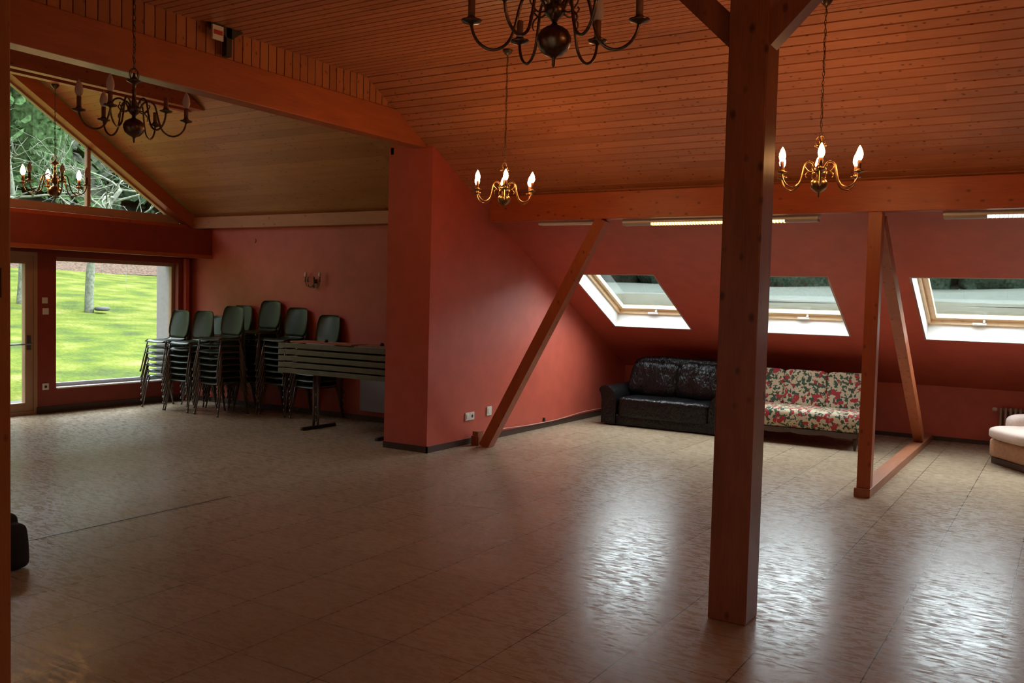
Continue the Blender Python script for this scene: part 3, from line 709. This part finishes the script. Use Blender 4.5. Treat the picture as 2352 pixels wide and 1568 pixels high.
chandelier((-8.90, 5.40, 2.63), 41, 1.13, 3.64, True, [1, 2, 2, 2, 1, 1], 'lit chandelier in the annex seen against the gable window')

# ---------------------------------------------------------------- stacking chairs
def shell_grid(pf, nu, nv, th):
    """pf(u,v)->point; two skins th apart"""
    mb = MB(); vs = []; g = [[Vector(pf(i/nu, j/nv)) for j in range(nv+1)] for i in range(nu+1)]
    def nrm_(i, j):
        a = g[min(i+1, nu)][j]-g[max(i-1, 0)][j]; b = g[i][min(j+1, nv)]-g[i][max(j-1, 0)]; n = a.cross(b); return n.normalized()
    idx = lambda k, i, j: k*(nu+1)*(nv+1) + i*(nv+1) + j
    for k in (0, 1):
        for i in range(nu+1):
            for j in range(nv+1): vs.append(g[i][j] + nrm_(i, j)*(th*k))
    fs = []
    for i in range(nu):
        for j in range(nv):
            fs.append((idx(0, i, j), idx(0, i, j+1), idx(0, i+1, j+1), idx(0, i+1, j)))
            fs.append((idx(1, i, j), idx(1, i+1, j), idx(1, i+1, j+1), idx(1, i, j+1)))
    for i in range(nu):
        for j in (0, nv): fs.append((idx(0, i, j), idx(0, i+1, j), idx(1, i+1, j), idx(1, i, j)))
    for j in range(nv):
        for i in (0, nu): fs.append((idx(0, i, j), idx(0, i, j+1), idx(1, i, j+1), idx(1, i, j)))
    return mb.add(vs, fs)
def seat_p(u, v):
    x = (u-0.5)*2; w_ = 0.205*(1-0.10*v) ; yy = -0.205+0.385*v
    z = 0.428 - 0.030*max(0, 1-v*5)**2 + 0.022*max(0, v-0.85)/0.15 + 0.012*x*x - 0.010*math.sin(PI*v)
    return (x*w_*(1-0.06*(abs(2*v-1)**6)), yy, z)
def back_p(u, v):
    x = (u-0.5)*2; w_ = 0.185 + 0.022*math.sin(PI*min(1, v*1.15)) - (0.035*(1-v*6) if v < 1/6 else 0)
    if v > 0.86: w_ *= math.sqrt(max(0.0, 1-((v-0.86)/0.14)**2*0.42))
    yy = 0.180 + 0.088*v - 0.040*x*x*(0.4+0.6*v); z = 0.455 + 0.375*v
    return (x*w_, yy, z)
chair = empty('stacking_chair', (0, 0, 0))
shell_grid(seat_p, 10, 9, -0.007).build('seat', m_green, chair, smooth=True)
shell_grid(back_p, 10, 12, 0.007).build('backrest', m_green, chair, smooth=True)
frm = MB()
for s in (-1, 1): frm.tube(smooth([(s*0.192, -0.175, 0.404), (s*0.196, -0.10, 0.407), (s*0.196, 0.10, 0.407), (s*0.186, 0.165, 0.425), (s*0.165, 0.195, 0.50)], 2), 0.009, 7)
frm.tube([(-0.192, -0.168, 0.402), (0.192, -0.168, 0.402)], 0.009, 7)
frm.tube([(-0.19, 0.13, 0.402), (0.19, 0.13, 0.402)], 0.009, 7)
frm.build('frame', m_tubeframe, chair, smooth=True)
for s in (-1, 1):
    MB().tube([(s*0.196, -0.160, 0.405), (s*0.222, -0.245, 0.006)], 0.0095, 8).tube([(s*0.2222, -0.2455, 0.03), (s*0.2236, -0.249, 0.0)], 0.0125, 8).build('leg', m_tubeframe, chair, smooth=True)
    MB().tube([(s*0.196, 0.130, 0.405), (s*0.222, 0.235, 0.006)], 0.0095, 8).tube([(s*0.2222, 0.2355, 0.03), (s*0.2236, 0.239, 0.0)], 0.0125, 8).build('leg', m_tubeframe, chair, smooth=True)
ORD = ['topmost', 'second from the top', 'third from the top', 'fourth from the top', 'fifth from the top', 'sixth from the top', 'seventh from the top', 'eighth from the top', 'ninth from the top']
STACKS = [(-10.33, 7.87, 7, 'the leftmost chair stack by the picture window'),
          (-9.85, 7.87, 7, 'the front stack second from the window'),
          (-9.27, 7.87, 8, 'the front stack farthest from the window'),
          (-10.20, 8.40, 6, 'the low rear stack in the corner'),
          (-9.70, 8.40, 8, 'the rear stack half hidden behind the front row'),
          (-9.15, 8.40, 9, 'the tallest chair stack at the wall'),
          (-8.66, 8.40, 8, 'the rear stack right of the tallest one'),
          (-8.10, 8.40, 7, 'the rear stack behind the tables')]
first = True
for si, (x, y, n, where) in enumerate(STACKS):
    rs = random.Random(si*11+2)
    for k in range(n):
        c = chair if first else copy_tree(chair)
        first = False
        c.location = (x + rs.uniform(-0.006, 0.006), y - 0.004*k + rs.uniform(-0.003, 0.003), 0.08*k); c.rotation_euler = (0, 0, rs.uniform(-0.02, 0.02))
        nm = 'bottom' if k == 0 else ORD[n-1-k]
        tag(c, 'green chair, %s in %s' % (nm, where), 'chair', 'green stacking chairs')

# ---------------------------------------------------------------- stacked folding tables
TX0, TX1, TY0, TY1 = -7.87, -6.10, 7.50, 8.10
ZT = [0.655, 0.725, 0.80, 0.875, 0.95]
for k, z in enumerate(ZT):
    nm = ['lowest, standing on its legs', 'second from below', 'middle', 'second from above', 'uppermost'][k]
    t = empty('folding_table', ((TX0+TX1)/2, (TY0+TY1)/2, 0 if k == 0 else z-0.0), label='olive folding table, %s in the stack by the pier' % nm, cat='table', group='stacked folding tables')
    zz = z if k == 0 else 0.0; hx = (TX1-TX0)/2; hy = (TY1-TY0)/2
    MB().box(-hx, hx, -hy+0.008, hy-0.008, zz+0.006, zz+0.040).build('tabletop', m_tabletop, t)
    MB().box(-hx+0.002, hx-0.002, -hy, -hy+0.010, zz, zz+0.054, bev=0.002).box(-hx+0.002, hx-0.002, hy-0.010, hy, zz, zz+0.054, bev=0.002).build('edge_rail', m_tablegreen, t)
    if k == 0:
        for s in (-1, 1):
            lg = MB()
            lx = -7.50 - (TX0+TX1)/2 if s < 0 else hx-0.28
            lg.tube([(lx-0.03, -0.05, 0.03), (lx-0.03, -0.05, zz+0.01)], 0.016, 10); lg.tube([(lx+0.04, -0.05, 0.03), (lx+0.04, -0.05, zz+0.01)], 0.012, 10)
            lg.build('leg', m_tubeframe, t, smooth=True)
            MB().rbox((lx, 0.0, 0.017), (0.05, 0.56, 0.034), 0.012, 2).build('foot', m_black_metal, t)
    else:
        fl = MB()
        for s in (-1, 1): fl.tube([(s*(hx-0.25), -hy+0.06, 0.012-0.02), (s*(hx-0.25), hy-0.06, 0.012-0.02)], 0.010, 8)
        fl.build('folded_leg', m_tubeframe, t, smooth=True)
zt = ZT[-1]+0.055
thing('wooden_board', MB().box(-7.80, -6.85, 7.62, 7.90, zt, zt+0.016), wood('orange_board', (0.42, 0.17, 0.07), (0.30, 0.11, 0.045), 'x', 0, 0.4), 'orange wooden board lying at the left on the table stack', 'board')
thing('wooden_board', MB().box(-6.78, -6.15, 7.66, 7.92, zt, zt+0.016), m_tabletop, 'brown wooden board lying on the table stack beside the pier', 'board')
thing('pale_strip', MB().box(-7.45, -7.02, 7.525, 7.56, zt, zt+0.010), m_grey, 'pale metal strip on the table stack, the left one', 'metal strip', 'pale strips on the tables')
thing('pale_strip', MB().box(-6.72, -6.28, 7.525, 7.56, zt, zt+0.010), m_grey, 'pale metal strip on the table stack, nearest the pier', 'metal strip', 'pale strips on the tables')
thing('clamp', MB().lathe([(0.02, 0), (0.025, 0.01), (0.018, 0.03), (0.0, 0.034)], 14, (-7.36, 7.76, zt+0.0162)), m_black_metal, 'small black clamp on the board, farther from the pier', 'clamp', 'black clamps', smooth=True)
thing('clamp', MB().lathe([(0.02, 0), (0.025, 0.01), (0.018, 0.03), (0.0, 0.034)], 14, (-6.52, 7.76, zt+0.0162)), m_black_metal, 'small black clamp on the board next to the pier', 'clamp', 'black clamps', smooth=True)
hp = empty('wall_heater', (-6.95, YA-0.05, 0.13), label='flat grey panel heater on the wall under the tables', cat='heater')
MB().box(-0.60, 0.60, -0.03, 0.03, 0.0, 0.42, bev=0.008).build('panel', m_grey, hp)
MB().box(-0.55, -0.50, 0.03, 0.049, 0.1, 0.35).box(0.50, 0.55, 0.03, 0.049, 0.1, 0.35).build('bracket', m_dark, hp)

# wall sconce
sc = empty('wall_sconce', (-8.40, YA, 1.74), label='dark brass wall lamp with three candle arms on the red wall', cat='wall lamp')
MB().lathe([(0.0, 0.0), (0.03, 0.004), (0.028, 0.012), (0.012, 0.018), (0.012, 0.03)], 14).build('wall_plate', m_brass_unlit, sc, smooth=True).rotation_euler = (PI/2, 0, 0)
cu = MB(); cu.lathe([(0.0, -0.09), (0.012, -0.08), (0.022, -0.06), (0.012, -0.04), (0.010, 0.03), (0.016, 0.04), (0.0, 0.07)], 12, (0, -0.04, 0)); cu.build('column', m_brass_unlit, sc, smooth=True)
for dx, dy in ((-0.14, -0.05), (0.0, -0.15), (0.13, -0.07)):
    ar = MB(); ar.tube([(p.x, p.y, p.z) for p in smooth([(0, -0.04, -0.03), (dx*0.4, -0.04+(dy+0.04)*0.4, -0.075), (dx*0.85, -0.04+(dy+0.04)*0.85, -0.06), (dx, dy, -0.01)], 4)], 0.005, 7)
    ao = ar.build('arm', m_brass_unlit, sc, smooth=True)
    MB().lathe([(0.006, -0.01), (0.026, 0.0), (0.010, 0.003)], 14, (dx, dy, 0)).build('drip_pan', m_brass_unlit, ao, smooth=True)
    MB().lathe([(0.011, 0.004), (0.011, 0.055)], 12, (dx, dy, 0)).build('candle_sleeve', m_sleeve, ao, smooth=True)
    if dx: MB().lathe([(r, z*0.8) for r, z in BULB], 12, (dx, dy, 0.055)).build('bulb', m_bulb_off, ao, smooth=True)

# ---------------------------------------------------------------- sockets, switches, cable
def wallplate(name, loc, face, wy, wz, label, cat, dark=False, n=1):
    """face 'x' = on a wall whose normal is +x"""
    t = empty(name, loc, label=label, cat=cat)
    for k in range(n):
        oy = (k-(n-1)/2)*wy
        MB().rbox((0.006, oy, 0), (0.012, wy*0.97, wz), 0.003, 2).build('cover', m_plastic, t)
        if dark or (n > 1 and k == n-1):
            MB().lathe([(0.018, 0), (0.018, 0.002)], 16).build('socket_hole', m_dark, t).matrix_local = Matrix.Translation((0.0115, oy, 0)) @ Matrix.Rotation(PI/2, 4, 'Y')
        else: MB().box(0.0115, 0.0165, oy-wy*0.3, oy+wy*0.3, -wz*0.3, wz*0.3, bev=0.001).build('rocker', m_plastic, t)
    return t
wallplate('wall_socket', (XW, 8.02, 0.302), 'x', 0.085, 0.085, 'white double socket plate low on the salmon wall', 'socket', n=2)
wallplate('junction_box', (XW, 8.40, 0.325), 'x', 0.10, 0.10, 'white junction box low on the wall behind the slanted brace', 'junction box')
wallplate('light_switch', (XG, 6.45, 1.41), 'x', 0.075, 0.075, 'small light switch above another between door and window', 'switch')
wallplate('light_switch', (XG, 6.46, 1.275), 'x', 0.08, 0.08, 'lower light switch between door and window', 'switch')
wallplate('wall_socket', (XG, 6.46, 0.335), 'x', 0.085, 0.085, 'socket near the floor between door and window', 'socket', dark=True)
cbl = MB(); cbl.tube(smooth([(XW+0.02, 8.50, 0.10), (XW+0.02, 8.75, 0.092), (XW+0.022, 9.2, 0.075), (XW+0.022, 9.65, 0.070), (XW+0.022, 10.0, 0.072), (XW+0.02, 10.7, 0.10), (XW+0.02, 11.4, 0.095)], 5), 0.007, 7)
thing('wall_cable', cbl, m_cable, 'pale painted cable sagging along the salmon wall foot', 'cable', smooth=True)
thing('cable_clip', MB().rbox((XW+0.012, 9.64, 0.10), (0.022, 0.03, 0.05), 0.004, 2), m_dark, 'small dark clip holding the cable on the salmon wall', 'clip')
thing('vent_cap', MB().lathe([(0.03, 0), (0.028, 0.01), (0.0, 0.012)], 14), m_red, 'small round cap on the wall above the chairs', 'wall cap', loc=(0, 0, 0)).matrix_world = Matrix.Translation((-9.55, YA-0.0005, 2.28)) @ Matrix.Rotation(PI/2, 4, 'X')
# stub of timber blocks at the brace foot
thing('wood_block', MB().box(-5.44, -5.345, 7.98, 8.10, 0.0, 0.10).box(-5.43, -5.36, 7.99, 8.09, 0.105, 0.15), m_post, 'small dark wood blocks at the foot of the slanted brace', 'wood block')

# ---------------------------------------------------------------- black leather sofa
def rotx(a): return Matrix.Rotation(a, 3, 'X')
sx0, sx1, sy0, sy1 = -5.10, -3.46, 10.42, 11.22
cx = (sx0+sx1)/2; cy = (sy0+sy1)/2
so = empty('leather_sofa', (cx, cy, 0), label='black leather two seat sofa under the leftmost roof window', cat='sofa')
MB().rbox((0, 0.0, 0.075), (1.58, 0.76, 0.13), 0.02, 3).build('base', m_leather, so, smooth=True)
MB().pillow((0, -0.04, 0.235), (1.24, 0.72, 0.27), 9, 22, 0.014, seed=2.2, fr=6).build('seat_cushion', m_leather, so, smooth=True)
ap = []
for s in (-1, 1):
    a = MB(); pr = []
    # rolled arm profile in x,z
    pts = [(0.0, 0.02), (0.0, 0.33), (0.03, 0.42), (0.09, 0.485), (0.16, 0.505), (0.215, 0.485), (0.235, 0.44), (0.215, 0.40), (0.20, 0.30), (0.20, 0.02)]
    pts = [(p.x, p.y) for p in smooth([(q[0], q[1]) for q in pts], 3)]
    pp = [(s*(0.82-0.205) + s*q[0], q[1]) for q in pts]
    if s < 0: pp = pp[::-1]
    a.prism(pp, 'y', -0.40, 0.36); a.build('armrest', m_leather, so, auto=50)
for i, xx in enumerate((-0.335, 0.335)):
    MB().pillow((xx*0.94, 0.17, 0.57), (0.70, 0.26, 0.48), 4, 18, 0.036, M=rotx(-0.25), seed=i*7.7+1, fr=8).build('back_cushion', m_leather, so, smooth=True)
MB().pillow((0, 0.30, 0.60), (1.36, 0.22, 0.54), 5, 10, 0.01, M=rotx(-0.20)).build('backrest', m_leather, so, smooth=True)

# floral sofa bed
fx0, fx1 = -3.44, -1.93
fs = empty('floral_sofa', ((fx0+fx1)/2, 10.75, 0), label='floral red green and cream sofa on thin legs between the two posts', cat='sofa')
MB().rbox((0, -0.02, 0.30), (1.52, 0.72, 0.22), 0.06, 4).build('seat', m_floral, fs, smooth=True)
for k in range(3):
    xx = (-1+k)*0.505
    MB().pillow((xx, 0.30, 0.585), (0.507, 0.17, 0.46), 9, 8, 0.0, M=rotx(-0.16)).build('back_panel', m_floral, fs, smooth=True)
apr = MB(); L = []
for i in range(81):
    t = i/80; L.append((-0.74+1.48*t, 0.150 - 0.018*abs(math.sin(t*PI*4))**0.7))
apr.prism([(-0.74, 0.195)] + L + [(0.74, 0.195)], 'y', -0.37, -0.345); apr.build('apron', m_base, fs)
MB().box(-0.74, 0.74, -0.34, 0.33, 0.16, 0.20).build('frame', m_base, fs)
for xx in (-0.70, 0.70):
    for yy in (-0.30, 0.30): MB().lathe([(0.014, 0.0), (0.022, 0.10), (0.026, 0.16)], 10, (xx, yy, 0)).build('leg', m_base, fs, smooth=True)

# cream armchair, turned towards the room's left
ac_ = empty('armchair', (-0.13, 10.52, 0), rz=math.radians(-55), label='cream armchair with tan base at the right picture edge', cat='armchair')
MB().rbox((0, 0, 0.035), (0.80, 0.74, 0.07), 0.01, 2).build('plinth', m_base, ac_)
MB().rbox((0, 0.0, 0.165), (0.84, 0.78, 0.19), 0.03, 3).build('base', m_tan, ac_, smooth=True)
MB().pillow((0, -0.14, 0.335), (0.80, 0.72, 0.15), 4, 10, 0.004).build('seat_cushion', m_cream, ac_, smooth=True)
for s in (-1, 1): MB().pillow((s*0.36, 0.10, 0.40), (0.20, 0.66, 0.24), 4, 8).build('armrest', m_cream, ac_, smooth=True)
MB().pillow((0, 0.36, 0.56), (0.80, 0.20, 0.62), 4, 10, M=rotx(-0.15)).build('backrest', m_cream, ac_, smooth=True)

# radiator
rd = empty('radiator', (-0.14, 11.90, 0.10), label='old ribbed radiator behind the cream armchair', cat='radiator')
rb = MB()
for k in range(22): rb.rbox((-0.52+0.05*k, 0, 0.185), (0.030, 0.10, 0.37), 0.012, 2)
rb.tube([(-0.53, 0, 0.03), (0.54, 0, 0.03)], 0.02, 8).tube([(-0.53, 0, 0.34), (0.54, 0, 0.34)], 0.02, 8)
rb.build('ribs', m_radiator, rd, smooth=True)
MB().lathe([(0.02, 0), (0.024, 0.01), (0.022, 0.05), (0, 0.055)], 12).build('valve_knob', m_plastic, rd, smooth=True).matrix_local = Matrix.Translation((-0.56, 0, 0.34)) @ Matrix.Rotation(-PI/2, 4, 'Y')

# black bag by the near post
bg_ = MB(); bg_.pillow((0, 0, 0.135), (0.30, 0.34, 0.27), 7, 12, 0.035, seed=3, fr=6)
bag = empty('black_bag', (-5.09, 2.70, 0), label='crumpled black bag on the floor beside the left edge post', cat='bag')
bg_.build('sack', m_bag, bag, smooth=True)
MB().pillow((0.0, 0.03, 0.25), (0.16, 0.22, 0.12), 3, 8, 0.03, seed=9).build('flap', m_bag, bag, smooth=True)

# ---------------------------------------------------------------- outside, west slope
def terrain(pts, xa, xb, ax='y', seg=40, amp=0.06, fr=0.4):
    """pts: profile (d,z); surface spans xa..xb along the other axis"""
    mb = MB(); rows = []
    for (dd, z) in pts: rows.append((dd, z))
    fine = []
    for i in range(len(rows)-1):
        n = max(2, int(abs(rows[i+1][0]-rows[i][0])/1.0))
        for j in range(n): t = j/n; fine.append((rows[i][0]*(1-t)+rows[i+1][0]*t, rows[i][1]*(1-t)+rows[i+1][1]*t))
    fine.append(rows[-1]); vs = []; m = seg+1
    for dd, z in fine:
        for k in range(m):
            o = xa+(xb-xa)*k/seg; a = min(1.0, abs(dd-fine[0][0])/4.0)
            zz = z + a*amp*3*noise.noise(Vector((dd*fr*0.5, o*fr*0.5, 0.3)))
            vs.append((dd, o, zz) if ax == 'y' else (o, dd, zz))
    fs = [(i*m+k, i*m+k+1, (i+1)*m+k+1, (i+1)*m+k) for i in range(len(fine)-1) for k in range(seg)]
    return mb.add(vs, fs)
def gnd(x): return -0.10 + 0.105*max(0, -11.5-x) if x > -33 else 2.16 + 0.42*(-33-x)
struct('ground_meadow', terrain([(-12.6, -0.06), (-13, -0.02), (-33, 2.16)], -40, 60), m_grass, 'green meadow slope outside the annex', 'grass', smooth=True)
struct('ground_litter', terrain([(-32.8, 2.12), (-36, 3.3), (-38, 4.3)], -40, 70, amp=0.12), m_litter, 'band of brown fallen leaves above the meadow', 'ground', smooth=True)
struct('ground_forest', terrain([(-37.9, 4.2), (-60, 20), (-80, 42)], -50, 90, amp=0.3), m_forest, 'steep forest floor on the hillside', 'ground', smooth=True)  # hillside raised above the visible part to hold back western sky light
struct('ground_terrace', MB().box(-12.7, -11.10, -4, 14, -0.20, -0.05), m_stone, 'pale paved terrace strip outside the door', 'paving')

def conifer(x, y, h, r, mat, label, seed):
    z = gnd(x); t = empty('conifer', (x, y, z-0.3), label=label, cat='tree', group='conifers on the hillside')
    MB().tube([(0, 0, 0), (0, 0, h*0.5), (0, 0, h*0.96)], [h*0.018, h*0.013, 0.03], 8).build('trunk', m_bark, t, smooth=True)
    rr = random.Random(seed); mb = MB()
    for i in range(620):
        f = rr.random()**1.25; zc = h*(0.08+0.90*f); R = r*(1-f)**0.8 + 0.12
        a = rr.uniform(0, 2*PI); rad = R*rr.uniform(0.25, 1.0); L = rr.uniform(0.35, 0.85)*(0.5+0.5*(1-f)); w_ = L*rr.uniform(0.16, 0.34)
        ca, sa_ = math.cos(a), math.sin(a); z0 = zc - rad*rr.uniform(0.15, 0.42)
        tw = rr.uniform(-0.6, 0.6); cb_, sb_ = math.cos(a+tw), math.sin(a+tw)
        o = Vector((ca*rad, sa_*rad, z0)); d_ = Vector((cb_, sb_, -rr.uniform(0.15, 0.8))).normalized(); sd = Vector((-sb_, cb_, rr.uniform(-0.4, 0.4)))
        up = Vector((0, 0, 1))
        mb.add([o-d_*L*0.4+up*0.05, o+sd*w_-up*w_*0.5, o+up*0.08, o-sd*w_-up*w_*0.5, o+d_*L, o+sd*w_*0.7+d_*L*0.6-up*0.12, o-sd*w_*0.7+d_*L*0.6-up*0.12],
               [(0, 2, 1), (0, 3, 2), (1, 2, 5), (3, 6, 2), (2, 4, 5), (2, 6, 4), (0, 1, 3), (1, 5, 3), (5, 6, 3), (5, 4, 6)])
    mb.lathe([(r*0.55, h*0.08), (r*0.42, h*0.35), (r*0.2, h*0.7), (0.0, h*0.97)], 9)
    mb.build('crown', mat, t)
    return t
CON = [(-40, 23.5, 13, 3.0, 0), (-39.5, 29, 15, 3.2, 1), (-43, 18.5, 16, 3.6, 0), (-42, 33, 15, 3.5, 0), (-46, 25.5, 17, 3.8, 1), (-45, 38, 16, 3.8, 1), (-49, 21, 16, 3.8, 1),
       (-49, 30.5, 17, 4.0, 0), (-50, 41, 17, 4, 0), (-41, 13, 13, 3.2, 1), (-45, 8, 15, 3.6, 0), (-42, 2, 14, 3.4, 1), (-46, -5, 15, 3.6, 0), (-55, 34, 17, 4, 1), (-55, 26, 17, 4, 0), (-52, 14, 16, 4, 0)]
CLAB = ['nearest conifer behind the bare tree', 'conifer right of the nearest one, in the right gable pane']
for i, (x, y, h, r, k) in enumerate(CON):
    conifer(x, y, h, r, m_needles if k == 0 else m_needles2, 'green conifer among the hillside forest beyond the gable window', i*5+1)

# bare lichen covered tree in front of the gable window
def bare_tree(base, H_, seed, label, r0=0.125, lean=(0.0, 0.0)):
    t = empty('bare_tree', base, label=label, cat='tree'); rr = random.Random(seed)
    tr = MB(); br = MB()
    trunk = smooth([(0, 0, -0.2), (0.02, 0.05, 1.2), (lean[0]*0.4, lean[1]*0.4, 2.4), (lean[0], lean[1], H_)], 5)
    tr.tube(trunk, [r0*(1-0.55*i/(len(trunk)-1)) for i in range(len(trunk))], 8)
    def grow(p, d, L, r, depth, mb):
        pts = [Vector(p)]; dd = Vector(d).normalized(); n = 6
        for i in range(n):
            dd = (dd + Vector((rr.uniform(-1, 1), rr.uniform(-1, 1), rr.uniform(-0.8, 1.0)))*0.20).normalized(); pts.append(pts[-1] + dd*(L/n))
        mb.tube(pts, [r*(1-0.72*i/n) for i in range(n+1)], 5)
        if depth:
            for i in range(1, n+1):
                for _ in range(1 if i < n else 2):
                    if rr.random() < 0.42:
                        nd = (dd + Vector((rr.uniform(-1, 1), rr.uniform(-1, 1), rr.uniform(-0.8, 0.9)))*1.0).normalized()
                        grow(pts[i], nd, L*rr.uniform(0.45, 0.7), r*(1-0.72*i/n)*0.75+0.004, depth-1, mb)
    for i in range(11):
        k = len(trunk)-1-int(i*0.7); a = rr.uniform(0, 2*PI)
        grow(trunk[k], (math.cos(a), math.sin(a), rr.uniform(-0.1, 0.9)), rr.uniform(1.8, 3.0), 0.038, 3, br)
    tr.build('trunk', m_lichen, t, smooth=True); br.build('branches', m_lichen, t, smooth=True)
    return t
bare_tree((-22.1, 14.35, gnd(-22.1)), 3.2, 4, 'bare pale tree on the meadow, its trunk seen through the picture window', lean=(0.25, 0.75))
bare_tree((-23.5, 13.3, gnd(-23.5)), 3.9, 12, 'second bare tree, its branches showing in the left gable pane', r0=0.10, lean=(-0.2, -0.2))
thing('pale_stone', MB().pillow((-21.9, 14.6, gnd(-21.9)+0.02), (0.35, 0.35, 0.12), 3, 4), m_stone, 'pale flat stone at the foot of the bare tree', 'stone', smooth=True)

# outside, beyond the roof windows
struct('ground_verge', terrain([(13.5, -0.6), (22, 0.6), (34, 1.84)], -60, 40, ax='x'), m_verge, 'dry brown verge beyond the roof windows', 'grass', smooth=True)
struct('ground_field', terrain([(33.0, 1.70), (51, 2.62)], -80, 40, ax='x'), m_road, 'pale field beyond the roof windows', 'ground', smooth=True)
struct('ground_wood', terrain([(52, 2.6), (60, 4.5), (85, 17)], -90, 50, ax='x', amp=0.3), m_forest, 'dark wooded slope behind the hedge', 'ground', smooth=True)
for i in range(16):
    x = -62+6.0*i; rr = random.Random(i)
    t = empty('hedge_bush', (x, 53, 2.3), label='dark green bush of the hedge beyond the roof windows', cat='bush', group='hedge beyond the roof windows')
    MB().pillow((0, 0, 2.4), (6.1, 4.5, 5.6+rr.random()), 3, 8, 0.7, seed=i*3.3, fr=1.2).build('foliage', m_hedge, t, smooth=True)
